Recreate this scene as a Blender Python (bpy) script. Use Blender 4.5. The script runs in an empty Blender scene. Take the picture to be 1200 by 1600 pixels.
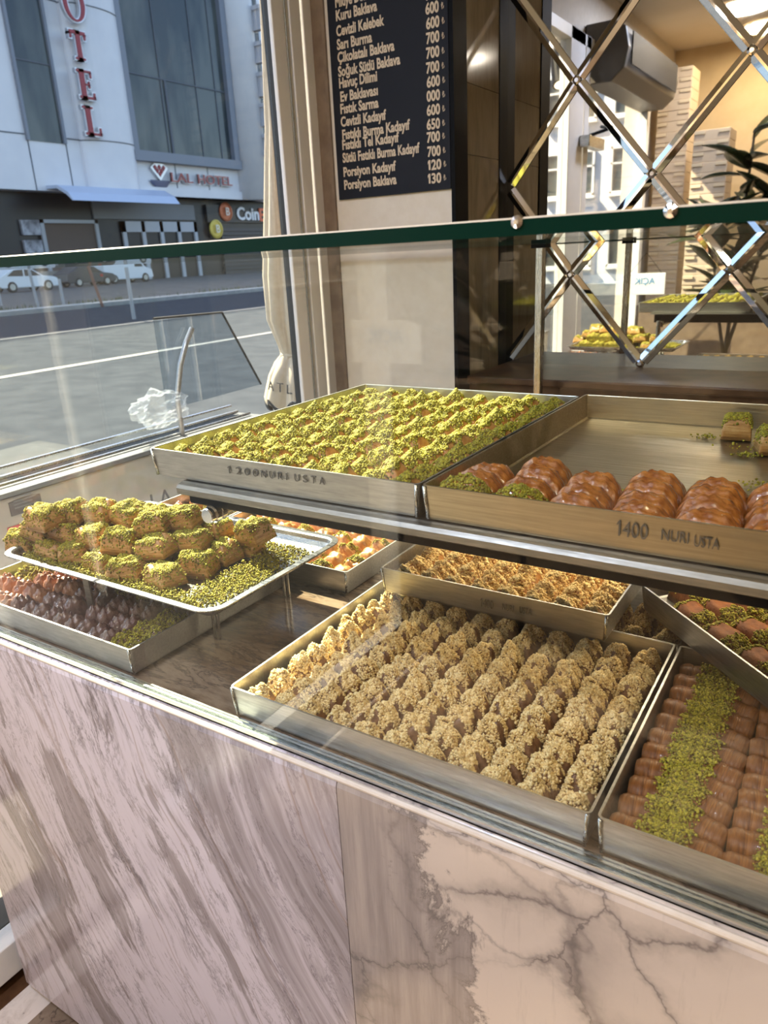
import bpy, bmesh, math, random
import numpy as np
from mathutils import Vector, Matrix, noise as mnoise

SC = bpy.context.scene
COL = SC.collection
rnd = random.Random(7)

# ------------------------------------------------------------------ camera
CAM = np.array([0.0, -0.603, 1.6])
FPX = 1149.13
_vx = np.array([-1265 - 600, 495 - 800, FPX]); _vy = np.array([1380 - 600, 360 - 800, FPX])
_X = -_vx / np.linalg.norm(_vx)
_Y = _vy / np.linalg.norm(_vy); _Y = _Y - _X * np.dot(_X, _Y); _Y /= np.linalg.norm(_Y)
_Z = np.cross(_X, _Y)
RW = np.array([_X, _Y, _Z])              # camera vector (right, down, forward) -> world

def at(px, py, x=None, y=None, z=None):
    """the point of a known plane of the room seen in direction (px, py)"""
    d = RW @ np.array([px - 600.0, py - 800.0, FPX])
    if x is not None: t = (x - CAM[0]) / d[0]
    elif y is not None: t = (y - CAM[1]) / d[1]
    else: t = (z - CAM[2]) / d[2]
    return CAM + d * t

cam = bpy.data.cameras.new('camera')
cam.sensor_fit = 'VERTICAL'; cam.sensor_height = 36.0; cam.sensor_width = 27.0
cam.lens = FPX / 1600 * 36.0
cam.clip_start = 0.02; cam.clip_end = 500
cam.dof.use_dof = True; cam.dof.focus_distance = 1.15; cam.dof.aperture_fstop = 9.0
co = bpy.data.objects.new('camera', cam); COL.objects.link(co)
M3 = Matrix(np.column_stack([RW @ np.array([1, 0, 0]), RW @ np.array([0, -1, 0]), RW @ np.array([0, 0, -1])]).tolist())
co.matrix_world = Matrix.Translation(Vector(CAM)) @ M3.to_4x4()
SC.camera = co

# ------------------------------------------------------------------ world, sun, exposure
SC.view_settings.view_transform = 'Standard'
SC.view_settings.look = 'None'
SC.view_settings.gamma = 1.0
SC.view_settings.use_curve_mapping = False
SC.view_settings.exposure = 0.76
SC.cycles.use_denoising = True
SC.cycles.max_bounces = 10
SC.cycles.transparent_max_bounces = 24
SC.cycles.glossy_bounces = 6
SC.cycles.caustics_reflective = False
SC.cycles.caustics_refractive = False
SC.cycles.sample_clamp_indirect = 6.0

SUN_DIR = Vector((0.90, -0.38, -1.0)).normalized()      # the way the sunlight travels
W = bpy.data.worlds.new('world'); SC.world = W; W.use_nodes = True
nt = W.node_tree; bg = nt.nodes['Background']
sky = nt.nodes.new('ShaderNodeTexSky'); sky.sky_type = 'NISHITA'; sky.sun_disc = False
sky.sun_elevation = math.radians(48); sky.sun_rotation = math.atan2(-SUN_DIR.x, -SUN_DIR.y)
sky.air_density = 1.0; sky.dust_density = 1.5; sky.ozone_density = 1.0
nt.links.new(sky.outputs[0], bg.inputs[0]); bg.inputs[1].default_value = 0.26
sl = bpy.data.lights.new('sun', 'SUN'); sl.energy = 19.0; sl.angle = 0.012; sl.color = (1.0, 0.86, 0.62)
so = bpy.data.objects.new('sun', sl); COL.objects.link(so)
so.rotation_mode = 'QUATERNION'; so.rotation_quaternion = SUN_DIR.to_track_quat('-Z', 'Y')
CEIL_W = 11.0     # watts of each ceiling panel
SPOT_W = 2.0

# ------------------------------------------------------------------ material helpers
def mat(name, col=(0.8, 0.8, 0.8), rough=0.5, metal=0.0, **kw):
    m = bpy.data.materials.new(name); m.use_nodes = True
    b = m.node_tree.nodes['Principled BSDF']
    b.inputs['Base Color'].default_value = (*col, 1); b.inputs['Roughness'].default_value = rough
    b.inputs['Metallic'].default_value = metal
    for k, v in kw.items():
        b.inputs[k.replace('_', ' ')].default_value = v
    return m

class NG:
    """tiny node-graph helper on a material"""
    def __init__(s, m):
        s.t = m.node_tree; s.b = s.t.nodes['Principled BSDF']
    def n(s, kind, **kw):
        nd = s.t.nodes.new('ShaderNode' + kind)
        for k, v in kw.items():
            if k.startswith('i_'): nd.inputs[k[2:].replace('_', ' ')].default_value = v
            else: setattr(nd, k, v)
        return nd
    def l(s, a, b): s.t.links.new(a, b)
    def coord(s, kind='Object', scale=(1, 1, 1), rot=(0, 0, 0), loc=(0, 0, 0)):
        c = s.n('TexCoord'); mp = s.n('Mapping')
        mp.inputs['Scale'].default_value = scale; mp.inputs['Rotation'].default_value = rot; mp.inputs['Location'].default_value = loc
        s.l(c.outputs[kind], mp.inputs[0]); return mp.outputs[0]
    def noise(s, vec, scale, detail=4, rough=0.55, dist=0.0):
        nd = s.n('TexNoise'); nd.inputs['Scale'].default_value = scale; nd.inputs['Detail'].default_value = detail
        nd.inputs['Roughness'].default_value = rough; nd.inputs['Distortion'].default_value = dist
        if vec is not None: s.l(vec, nd.inputs['Vector'])
        return nd.outputs[0]
    def ramp(s, fac, stops, interp='LINEAR'):
        r = s.n('ValToRGB'); cr = r.color_ramp; cr.interpolation = interp
        while len(cr.elements) < len(stops): cr.elements.new(0.5)
        for e, (p, c) in zip(cr.elements, stops):
            e.position = p; e.color = (*c, 1) if len(c) == 3 else c
        s.l(fac, r.inputs[0]); return r.outputs[0]
    def mix(s, fac, a, b, mode='MIX'):
        x = s.n('MixRGB', blend_type=mode)
        for sock, v in ((x.inputs[0], fac), (x.inputs[1], a), (x.inputs[2], b)):
            if hasattr(v, 'is_linked'): s.l(v, sock)
            elif isinstance(v, (int, float)): sock.default_value = v
            else: sock.default_value = (*v, 1)
        return x.outputs[0]
    def math(s, op, a, b=0.0):
        x = s.n('Math', operation=op)
        for sock, v in ((x.inputs[0], a), (x.inputs[1], b)):
            if hasattr(v, 'is_linked'): s.l(v, sock)
            else: sock.default_value = v
        return x.outputs[0]
    def bump(s, h, strength=0.3, dist=0.002):
        x = s.n('Bump'); x.inputs['Strength'].default_value = strength; x.inputs['Distance'].default_value = dist
        s.l(h, x.inputs['Height']); s.l(x.outputs[0], s.b.inputs['Normal'])
    def color(s, c): s.l(c, s.b.inputs['Base Color'])
    def rough(s, c): s.l(c, s.b.inputs['Roughness'])

def mottled(name, c1, c2, rough, scale=60, bump=0.0, bdist=0.001, metal=0.0, **kw):
    m = mat(name, c1, rough, metal, **kw); g = NG(m)
    v = g.coord(); f = g.noise(v, scale)
    g.color(g.ramp(f, [(0.35, c1), (0.65, c2)]))
    if bump: g.bump(g.noise(v, scale * 2.5), bump, bdist)
    return m

def granular(name, cols, rough=0.75):
    m = mat(name, cols[0], rough); g = NG(m)
    ge = g.n('NewGeometry')
    g.color(g.ramp(ge.outputs['Random Per Island'], [(i / (len(cols) - 1), c) for i, c in enumerate(cols)]))
    m.node_tree.nodes['Principled BSDF'].inputs['Subsurface Weight'].default_value = 0.0
    return m

def aluminium(name, c=(0.50, 0.49, 0.475), rough=0.36, stretch=(4, 40, 40)):
    m = mat(name, c, rough, 1.0); g = NG(m)
    v = g.coord('Object', stretch); f = g.noise(v, 6, 6, 0.65)
    big = g.noise(g.coord('Object'), 9, 5)
    cc = g.ramp(f, [(0.3, tuple(x * 0.72 for x in c)), (0.7, tuple(min(1, x * 1.08) for x in c))])
    g.color(g.mix(g.ramp(big, [(0.45, (0, 0, 0)), (0.75, (0.45, 0.45, 0.45))]), cc, tuple(x * 0.62 for x in c)))
    g.rough(g.ramp(f, [(0.3, (rough + 0.12,) * 3), (0.7, (rough - 0.06,) * 3)]))
    g.bump(f, 0.12, 0.0006)
    return m

def pane_material(name, tint=(0.97, 0.99, 0.98), base=0.07, dusty=0.0):
    m = bpy.data.materials.new(name); m.use_nodes = True; t = m.node_tree; t.nodes.clear()
    out = t.nodes.new('ShaderNodeOutputMaterial'); tr = t.nodes.new('ShaderNodeBsdfTransparent'); gl = t.nodes.new('ShaderNodeBsdfGlossy')
    tr.inputs[0].default_value = (*tint, 1); gl.inputs['Roughness'].default_value = 0.0; gl.inputs['Color'].default_value = (1, 1, 1, 1)
    lw = t.nodes.new('ShaderNodeLayerWeight'); lw.inputs[0].default_value = 0.5
    p = t.nodes.new('ShaderNodeMath'); p.operation = 'POWER'; p.inputs[1].default_value = 5
    a = t.nodes.new('ShaderNodeMath'); a.operation = 'MULTIPLY_ADD'; a.inputs[1].default_value = 0.6; a.inputs[2].default_value = base * 0.5
    mx = t.nodes.new('ShaderNodeMixShader')
    t.links.new(lw.outputs['Facing'], p.inputs[0]); t.links.new(p.outputs[0], a.inputs[0]); t.links.new(a.outputs[0], mx.inputs[0])
    last = tr
    if dusty:
        df = t.nodes.new('ShaderNodeBsdfDiffuse'); df.inputs[0].default_value = (0.7, 0.7, 0.7, 1)
        m2 = t.nodes.new('ShaderNodeMixShader'); m2.inputs[0].default_value = dusty
        t.links.new(tr.outputs[0], m2.inputs[1]); t.links.new(df.outputs[0], m2.inputs[2]); last = m2
    t.links.new(last.outputs[0], mx.inputs[1]); t.links.new(gl.outputs[0], mx.inputs[2]); t.links.new(mx.outputs[0], out.inputs[0])
    return m

def emitter(name, col, strength):
    m = mat(name, (0, 0, 0), 0.5); b = m.node_tree.nodes['Principled BSDF']
    b.inputs['Emission Color'].default_value = (*col, 1); b.inputs['Emission Strength'].default_value = strength
    return m

def slab_marble(name, light, mid, dark, ang, seed, mode):
    """mode 'streak': long slanted bands; mode 'cloud': pale fields crossed by grey veins.  coordinates: x along the front, z up"""
    m = mat(name, light, 0.16); g = NG(m)
    m.node_tree.nodes['Principled BSDF'].inputs['Specular IOR Level'].default_value = 0.55
    def band(val, c0, width, amt):
        r = g.math('ABSOLUTE', g.math('SUBTRACT', val, c0))
        return g.ramp(r, [(0.0, (amt,) * 3), (width * 0.4, (amt * 0.45,) * 3), (width, (0, 0, 0))])
    if mode == 'streak':
        v0 = g.coord('Object', (1, 1, 1), (0, 0, 0), (seed, 0, 0))
        wob = g.n('TexNoise'); wob.inputs['Scale'].default_value = 1.6; wob.inputs['Detail'].default_value = 3; g.l(v0, wob.inputs['Vector'])
        sub = g.n('VectorMath', operation='MULTIPLY_ADD'); g.l(wob.outputs['Color'], sub.inputs[0]); sub.inputs[1].default_value = (0.22, 0, 0.10); g.l(v0, sub.inputs[2])
        def stretched(sx, sz):
            m1 = g.n('Mapping'); m1.inputs['Rotation'].default_value = (0, ang, 0); g.l(sub.outputs[0], m1.inputs[0])
            m2 = g.n('Mapping'); m2.inputs['Scale'].default_value = (sx, 1, sz); g.l(m1.outputs[0], m2.inputs[0]); return m2.outputs[0]
        v = stretched(3.4, 0.7)
        bands = g.math('ADD', g.noise(v, 1.7, 5, 0.55, 0.0), g.math('MULTIPLY', g.math('SUBTRACT', g.noise(stretched(15, 3.0), 2.0, 8, 0.72, 0.3), 0.5), 0.34))
        col = g.ramp(bands, [(0.34, mid), (0.405, tuple(a * 0.75 + b * 0.25 for a, b in zip(mid, light))), (0.42, light), (0.565, light), (0.58, tuple(a * 0.3 + b * 0.7 for a, b in zip(mid, light))), (0.595, mid), (0.70, tuple(a * 0.8 + b * 0.2 for a, b in zip(mid, light)))])
        sx_ = g.n('SeparateXYZ'); g.l(g.coord('Object'), sx_.inputs[0])
        pp = g.math('ADD', g.math('MULTIPLY', sx_.outputs[0], 0.89), g.math('MULTIPLY', g.math('SUBTRACT', sx_.outputs[2], 0.97), 0.45))
        pp = g.math('ADD', pp, g.math('MULTIPLY', g.math('SUBTRACT', g.noise(stretched(6, 1.6), 2.0, 8, 0.7), 0.5), 0.22))
        zone = g.n('MapRange'); zone.inputs['From Min'].default_value = 0.13; zone.inputs['From Max'].default_value = 0.15; zone.inputs['To Max'].default_value = 0.92; g.l(pp, zone.inputs['Value'])
        greyb = g.ramp(g.noise(stretched(9, 0.8), 2.0, 6, 0.65), [(0.38, tuple(x * 0.85 for x in mid)), (0.52, tuple(a * 0.75 + b * 0.25 for a, b in zip(mid, light))), (0.60, tuple(a * 0.25 + b * 0.75 for a, b in zip(mid, light))), (0.66, mid)])
        col = g.mix(zone.outputs[0], col, greyb)
        col = g.mix(band(pp, 0.128, 0.012, 0.6), col, dark)
        fine = g.noise(stretched(26, 2.2), 2.2, 7, 0.7)
        col = g.mix(g.ramp(fine, [(0.52, (0, 0, 0)), (0.64, (0.6, 0.6, 0.6))]), col, mid)
        col = g.mix(g.ramp(g.noise(stretched(40, 1.2), 2.0, 5, 0.6), [(0.5, (0, 0, 0)), (0.7, (0.35, 0.35, 0.35))]), col, light)
        patchy = g.ramp(g.noise(v0, 2.2, 2), [(0.42, (0, 0, 0)), (0.60, (1, 1, 1))])
        ve = g.noise(stretched(7.0, 1.9), 1.7, 9, 0.66, 0.35)
        col = g.mix(g.mix(1.0, band(ve, 0.5, 0.022, 0.8), patchy, 'MULTIPLY'), col, dark)
        ve2 = g.noise(stretched(11.0, 2.8), 1.5, 8, 0.7, 0.3)
        col = g.mix(band(ve2, 0.46, 0.016, 0.55), col, dark)
        col = g.mix(band(g.noise(stretched(3.4, 0.22), 1.9, 2, 0.4), 0.47, 0.008, 0.55), col, (0.26, 0.18, 0.13))
    else:
        v = g.coord('Object', (1, 1, 1), (0, ang, 0), (seed, 0, seed * 0.7))
        vd = g.n('TexNoise'); vd.inputs['Scale'].default_value = 5.0; vd.inputs['Detail'].default_value = 6; vd.inputs['Roughness'].default_value = 0.65; g.l(v, vd.inputs['Vector'])
        sub = g.n('VectorMath', operation='MULTIPLY_ADD'); g.l(vd.outputs['Color'], sub.inputs[0]); sub.inputs[1].default_value = (0.16, 0, 0.16); g.l(v, sub.inputs[2])
        w = sub.outputs[0]
        big = g.noise(w, 2.6, 3, 0.5)
        col = g.ramp(big, [(0.33, mid), (0.40, tuple(a * 0.8 + b * 0.2 for a, b in zip(mid, light))), (0.425, dark), (0.435, light), (1, light)])
        cl = g.noise(v, 6, 6, 0.6, 0.3)
        col = g.mix(g.ramp(cl, [(0.52, (0, 0, 0)), (0.78, (0.45, 0.45, 0.45))]), col, mid)
        fine = g.noise(g.coord('Object', (30, 1, 3), (0, 0, 0)), 2.0, 6, 0.7)
        col = g.mix(g.ramp(fine, [(0.55, (0, 0, 0)), (0.75, (0.22, 0.22, 0.22))]), col, dark)
        patchy = g.ramp(g.noise(v, 2.6, 2), [(0.44, (0, 0, 0)), (0.56, (1, 1, 1))])
        sx_ = g.n('SeparateXYZ'); g.l(g.coord('Object'), sx_.inputs[0])
        wn = g.noise(g.coord('Object'), 7.0, 8, 0.7, 0.4)
        edge = g.math('ADD', g.math('ADD', sx_.outputs[0], g.math('MULTIPLY', sx_.outputs[2], 0.30)), g.math('MULTIPLY', g.math('SUBTRACT', wn, 0.5), 0.34))
        stre = g.noise(g.coord('Object', (34, 1, 2.2), (0, math.radians(10), 0)), 1.6, 7, 0.68)
        greyband = g.ramp(stre, [(0.35, tuple(x * 0.85 for x in mid)), (0.65, tuple(a * 0.7 + b * 0.3 for a, b in zip(mid, light)))])
        zone = g.n('MapRange'); zone.inputs['From Min'].default_value = -0.158; zone.inputs['From Max'].default_value = -0.170; g.l(edge, zone.inputs['Value'])
        col = g.mix(zone.outputs[0], col, greyband)
        col = g.mix(band(edge, -0.160, 0.016, 0.85), col, dark)
        vo = g.n('TexVoronoi', feature='DISTANCE_TO_EDGE'); vo.inputs['Scale'].default_value = 5.5; g.l(w, vo.inputs['Vector'])
        col = g.mix(g.mix(1.0, g.ramp(vo.outputs['Distance'], [(0.0, (0.85,) * 3), (0.012, (0.4,) * 3), (0.05, (0.12, 0.12, 0.12)), (0.13, (0, 0, 0))]), patchy, 'MULTIPLY'), col, dark)
        col = g.mix(band(g.noise(w, 1.7, 3, 0.5), 0.52, 0.010, 0.45), col, dark)
    g.color(col)
    return m

# ------------------------------------------------------------------ mesh helpers
def tag(o, label=None, cat=None, group=None, kind=None):
    if label: o['label'] = label
    if cat: o['category'] = cat
    if group: o['group'] = group
    if kind: o['kind'] = kind
    return o

def wloc(o):
    v = Vector((0, 0, 0))
    while o is not None:
        v = v + o.location; o = o.parent
    return v

def mesh_data(name, V, F, m, smooth=False, fmat=None):
    me = bpy.data.meshes.new(name)
    V = np.asarray(V, dtype=np.float32)
    if isinstance(F, np.ndarray):
        n, k = F.shape
        me.vertices.add(len(V)); me.vertices.foreach_set('co', V.ravel())
        me.loops.add(n * k); me.loops.foreach_set('vertex_index', F.astype(np.int32).ravel())
        me.polygons.add(n); me.polygons.foreach_set('loop_start', np.arange(0, n * k, k, dtype=np.int32))
        me.polygons.foreach_set('loop_total', np.full(n, k, dtype=np.int32))
        me.update(calc_edges=True)
    else:
        me.from_pydata(V.tolist(), [], [list(f) for f in F])
    for x in (m if isinstance(m, (list, tuple)) else [m]): me.materials.append(x)
    if fmat is not None: me.polygons.foreach_set('material_index', np.asarray(fmat, dtype=np.int32))
    if smooth: me.polygons.foreach_set('use_smooth', np.ones(len(me.polygons), dtype=bool))
    me.update(); return me

def link(name, me, loc=(0, 0, 0), parent=None, rot=(0, 0, 0)):
    o = bpy.data.objects.new(name, me); COL.objects.link(o)
    o.location = loc; o.rotation_euler = rot
    if parent is not None: o.parent = parent
    return o

def world_mesh(name, V, F, m, parent=None, smooth=False, fmat=None, bevel=0.0):
    """vertices in room coordinates; origin goes to the middle of the base (or follows the parent)"""
    V = np.asarray(V, dtype=np.float64)
    c = np.array([(V[:, 0].min() + V[:, 0].max()) / 2, (V[:, 1].min() + V[:, 1].max()) / 2, V[:, 2].min()])
    me = mesh_data(name, V - c, F, m, smooth, fmat)
    o = link(name, me, Vector(c) - (wloc(parent) if parent is not None else Vector((0, 0, 0))), parent)
    if bevel:
        b = o.modifiers.new('bevel', 'BEVEL'); b.width = bevel; b.segments = 2; b.limit_method = 'ANGLE'
    return o

def empty(name, loc=(0, 0, 0)):
    o = bpy.data.objects.new(name, None); COL.objects.link(o); o.location = loc; o.empty_display_size = 0.05
    return o

BF = [(0, 3, 2, 1), (4, 5, 6, 7), (0, 1, 5, 4), (1, 2, 6, 5), (2, 3, 7, 6), (3, 0, 4, 7)]
def box(x0, x1, y0, y1, z0, z1):
    return [(x0, y0, z0), (x1, y0, z0), (x1, y1, z0), (x0, y1, z0), (x0, y0, z1), (x1, y0, z1), (x1, y1, z1), (x0, y1, z1)], list(BF)

def join(*parts):
    V, F = [], []
    for v, f in parts:
        o = len(V); V += [tuple(p) for p in v]; F += [tuple(i + o for i in q) for q in f]
    return V, F

def tube(points, r, n=10, cap=True):
    """round bar along a polyline; r may be a list"""
    P = [Vector(p) for p in points]; V, F = [], []
    up = Vector((0.13, 0.21, 1)).normalized()
    for i, p in enumerate(P):
        d = (P[min(i + 1, len(P) - 1)] - P[max(i - 1, 0)]).normalized()
        a = d.cross(up)
        if a.length < 1e-3: a = d.cross(Vector((1, 0, 0)))
        a.normalize(); b = d.cross(a).normalized()
        rr = r[i] if isinstance(r, (list, tuple)) else r
        for k in range(n):
            t = 2 * math.pi * k / n; V.append(tuple(p + a * math.cos(t) * rr + b * math.sin(t) * rr))
    for i in range(len(P) - 1):
        for k in range(n):
            k2 = (k + 1) % n; F.append((i * n + k, i * n + k2, (i + 1) * n + k2, (i + 1) * n + k))
    if cap:
        F.append(tuple(range(n - 1, -1, -1))); F.append(tuple((len(P) - 1) * n + k for k in range(n)))
    return V, F

def lathe(profile, n=24, c=(0, 0, 0), axis='z'):
    V, F = [], []
    for (r, h) in profile:
        for k in range(n):
            t = 2 * math.pi * k / n; p = (r * math.cos(t), r * math.sin(t), h)
            if axis == 'y': p = (p[0], h, p[1])
            if axis == 'x': p = (h, p[0], p[1])
            V.append((p[0] + c[0], p[1] + c[1], p[2] + c[2]))
    for i in range(len(profile) - 1):
        for k in range(n):
            k2 = (k + 1) % n; F.append((i * n + k, i * n + k2, (i + 1) * n + k2, (i + 1) * n + k))
    F.append(tuple(range(n - 1, -1, -1))); F.append(tuple((len(profile) - 1) * n + k for k in range(n)))
    return V, F

def prism(pts, y0, y1, axis='y'):
    """extrude a 2-D outline; axis y: pts are (x, z); axis x: pts are (y, z)"""
    n = len(pts); V = []
    for h in (y0, y1):
        for a, b in pts: V.append((a, h, b) if axis == 'y' else (h, a, b))
    F = [tuple(range(n)), tuple(range(2 * n - 1, n - 1, -1))]
    for i in range(n):
        j = (i + 1) % n; F.append((i, i + n, j + n, j))
    return V, F

def text_mesh(name, s, size, m, sx=1.0, extrude=0.0004, offset=0.0, align='LEFT', shear=0.0):
    if s.startswith('1'):
        h = size * 0.70; t_ = size * 0.055 + offset
        out = [(size * 0.17 - t_, 0), (size * 0.17 + t_, 0), (size * 0.17 + t_, h), (size * 0.17 - t_ * 0.8, h), (0.0, h - size * 0.13), (0.0, h - size * 0.13 - t_ * 2.0), (size * 0.17 - t_, h - t_ * 2.4)]
        n = len(out); V = [(a, b, -extrude) for a, b in out] + [(a, b, extrude) for a, b in out]
        F = [tuple(range(n - 1, -1, -1)), tuple(range(n, 2 * n))] + [(i, (i + 1) % n, (i + 1) % n + n, i + n) for i in range(n)]
        if len(s) > 1:
            r_ = text_mesh(name, s[1:], size, m, 1.0, extrude, offset)
            o_ = len(V); V += [(v.co.x + size * 0.34, v.co.y, v.co.z) for v in r_.vertices]; F += [tuple(i + o_ for i in p.vertices) for p in r_.polygons]
        me = bpy.data.meshes.new(name); me.from_pydata(V, [], F); me.materials.append(m); me.update(); return me
    cu = bpy.data.curves.new('t', 'FONT'); cu.body = s; cu.size = size; cu.extrude = extrude; cu.offset = offset
    cu.align_x = align; cu.shear = shear; cu.resolution_u = 3
    ob = bpy.data.objects.new('t', cu); COL.objects.link(ob)
    dg = bpy.context.evaluated_depsgraph_get()
    me = bpy.data.meshes.new_from_object(ob.evaluated_get(dg))
    bpy.data.objects.remove(ob); bpy.data.curves.remove(cu)
    me.name = name
    for v in me.vertices: v.co.x *= sx
    me.materials.clear(); me.materials.append(m)
    return me

def rrect(w, d, r, n=4):
    r = max(r, 1e-4); pts = []
    for cx, cy, a0 in ((w - r, -d + r, -90), (w - r, d - r, 0), (-w + r, d - r, 90), (-w + r, -d + r, 180)):
        for k in range(n + 1):
            a = math.radians(a0 + 90 * k / n); pts.append((cx + r * math.cos(a), cy + r * math.sin(a)))
    return pts

def loops_mesh(loops, cap_first=False, cap_last=True):
    V, F = [], []; n = len(loops[0])
    for L in loops: V += L
    for i in range(len(loops) - 1):
        for k in range(n):
            k2 = (k + 1) % n; F.append((i * n + k, i * n + k2, (i + 1) * n + k2, (i + 1) * n + k))
    if cap_first: F.append(tuple(range(n - 1, -1, -1)))
    if cap_last: F.append(tuple((len(loops) - 1) * n + k for k in range(n)))
    return V, F

# ------------------------------------------------------------------ materials
M_ = {}
M_['alu'] = aluminium('tray_aluminium')
M_['alu_warm'] = aluminium('warm_toned_aluminium', (0.50, 0.42, 0.29), 0.34, (2, 60, 60))  # golden tint over the whole tray, floor and walls
M_['alu_dark'] = aluminium('worn_aluminium', (0.42, 0.40, 0.37), 0.34)
M_['alu_rail'] = aluminium('rail_aluminium', (0.60, 0.61, 0.60), 0.22, (3, 60, 60))
M_['steel'] = aluminium('steel', (0.55, 0.54, 0.52), 0.22, (40, 40, 4))
M_['stamp'] = mat('stamp_shade_metal', (0.16, 0.15, 0.14), 0.45, 0.8)  # darker metal stands for the shade in the engraved figures
M_['chrome'] = mat('chrome', (0.8, 0.8, 0.82), 0.08, 1.0)
M_['black'] = mat('black_lacquer', (0.004, 0.004, 0.005), 0.4, 0.0, Specular_IOR_Level=0.06)
M_['white_frame'] = mottled('painted_frame', (0.82, 0.81, 0.80), (0.86, 0.85, 0.84), 0.4, 12)
M_['gasket'] = mat('gasket', (0.015, 0.015, 0.015), 0.6)
M_['brown_trim'] = mottled('brown_trim', (0.16, 0.11, 0.075), (0.22, 0.16, 0.11), 0.45, 20)
M_['pane'] = pane_material('case_glass', (0.975, 0.99, 0.985), 0.036, 0.001)
M_['window_pane'] = pane_material('window_glass', (0.965, 0.975, 0.98), 0.03, 0.002)
M_['top_pane'] = pane_material('top_glass', (0.93, 0.975, 0.955), 0.08)
M_['glass_edge'] = mat('glass_edge', (0.0015, 0.020, 0.013), 0.3, 0.0, Specular_IOR_Level=0.08)
M_['arris_highlight'] = mat('pale_arris_highlight', (0.62, 0.56, 0.46), 0.4)  # pale chamfer colour paints the highlight along the top glass edge
M_['mirror'] = mat('mirror', (0.66, 0.65, 0.62), 0.015, 1.0)
M_['mirror_bevel'] = mat('mirror_bevel', (0.92, 0.92, 0.92), 0.03, 1.0)
M_['cream_wall'] = mottled('cream_wall', (0.66, 0.60, 0.52), (0.70, 0.645, 0.57), 0.75, 30, 0.1)
M_['warm_wall'] = mottled('warm_wall', (0.62, 0.50, 0.33), (0.66, 0.54, 0.37), 0.7, 10)
M_['ceiling'] = mottled('ceiling_paint', (0.72, 0.66, 0.56), (0.75, 0.69, 0.6), 0.8, 5)
M_['menu'] = mat('menu_board', (0.008, 0.009, 0.015), 0.6, 0.0, Specular_IOR_Level=0.2)
M_['menu_text'] = mat('menu_lettering', (0.62, 0.50, 0.36), 0.5)
M_['white_paper'] = mat('white_card', (0.78, 0.77, 0.74), 0.6)
M_['blue_ink'] = mat('blue_ink', (0.08, 0.28, 0.50), 0.5)
M_['black_ink'] = mat('black_ink', (0.03, 0.03, 0.035), 0.5)
M_['marble_left'] = slab_marble('front_marble_streaked', (0.67, 0.62, 0.70), (0.32, 0.28, 0.29), (0.13, 0.11, 0.12), math.radians(24), 0.3, 'streak')
M_['marble_right'] = slab_marble('front_marble_clouded', (0.66, 0.575, 0.52), (0.34, 0.295, 0.285), (0.15, 0.13, 0.13), math.radians(35), 1.7, 'cloud')
M_['marble_edge'] = mottled('marble_edge', (0.66, 0.58, 0.50), (0.72, 0.65, 0.58), 0.3, 40)
# deck marble: dark brown streaks
m = mat('deck_marble', (0.3, 0.2, 0.13), 0.14); g = NG(m)
v = g.coord('Object', (2.2, 9, 1), (0, 0, math.radians(24))); f = g.noise(v, 1.6, 9, 0.68, 0.5)
c_ = g.ramp(f, [(0.34, (0.055, 0.033, 0.022)), (0.45, (0.14, 0.088, 0.055)), (0.55, (0.24, 0.17, 0.12)), (0.68, (0.10, 0.062, 0.042))])
r_ = g.math('ABSOLUTE', g.math('SUBTRACT', g.noise(v, 2.8, 8, 0.65, 0.5), 0.5))
g.color(g.mix(g.ramp(r_, [(0, (0.8, 0.8, 0.8)), (0.03, (0, 0, 0))]), c_, (0.05, 0.035, 0.03))); M_['deck'] = m
M_['ledge'] = mottled('brown_marble_ledge', (0.06, 0.027, 0.012), (0.11, 0.054, 0.026), 0.4, 14, Specular_IOR_Level=0.25)
# glossy stone cladding
m = mat('stone_cladding', (0.4, 0.32, 0.22), 0.10); g = NG(m)
v = g.coord('Object', (1, 3, 0.7)); f = g.noise(v, 5, 7, 0.6, 0.4)
g.color(g.ramp(f, [(0.3, (0.20, 0.155, 0.10)), (0.55, (0.34, 0.275, 0.19)), (0.75, (0.26, 0.20, 0.13))])); M_['stone'] = m
# food
PIST = [(0.07, 0.068, 0.008), (0.27, 0.24, 0.016), (0.42, 0.36, 0.024), (0.15, 0.14, 0.010), (0.48, 0.41, 0.035), (0.24, 0.21, 0.014), (0.20, 0.12, 0.03)]
M_['pistachio'] = granular('ground_pistachio', PIST)
CRUMB = [(0.90, 0.69, 0.33), (0.70, 0.49, 0.19), (0.95, 0.79, 0.45), (0.82, 0.60, 0.25), (0.40, 0.23, 0.08), (0.92, 0.73, 0.37)]
M_['crumb'] = granular('ground_nut_crumb', CRUMB)
M_['pastry_amber'] = mottled('amber_pastry', (0.33, 0.13, 0.03), (0.54, 0.28, 0.085), 0.33, 90, 0.8, 0.0016, Coat_Weight=0.15)
M_['pastry_walnut'] = mottled('walnut_pastry', (0.11, 0.05, 0.025), (0.24, 0.12, 0.055), 0.4, 120, 0.6, 0.0012)
M_['shell'] = mottled('glazed_brown_pastry', (0.20, 0.052, 0.009), (0.42, 0.15, 0.028), 0.2, 70, 0.9, 0.0022, Coat_Weight=0.5)
M_['choco'] = mottled('chocolate_pastry', (0.065, 0.030, 0.024), (0.17, 0.085, 0.065), 0.22, 75, 0.9, 0.0022, Coat_Weight=0.5)
M_['lit_reddish'] = mottled('lit_and_reddish_pastry', (0.20, 0.075, 0.032), (0.34, 0.15, 0.07), 0.24, 75, 0.9, 0.0022, Coat_Weight=0.4)  # red-brown pastry; below the pyramid the tone stands for sun on chocolate pieces
m = mat('rolled_pastry', (0.4, 0.18, 0.06), 0.36, 0.0, Coat_Weight=0.08); g = NG(m)
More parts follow.
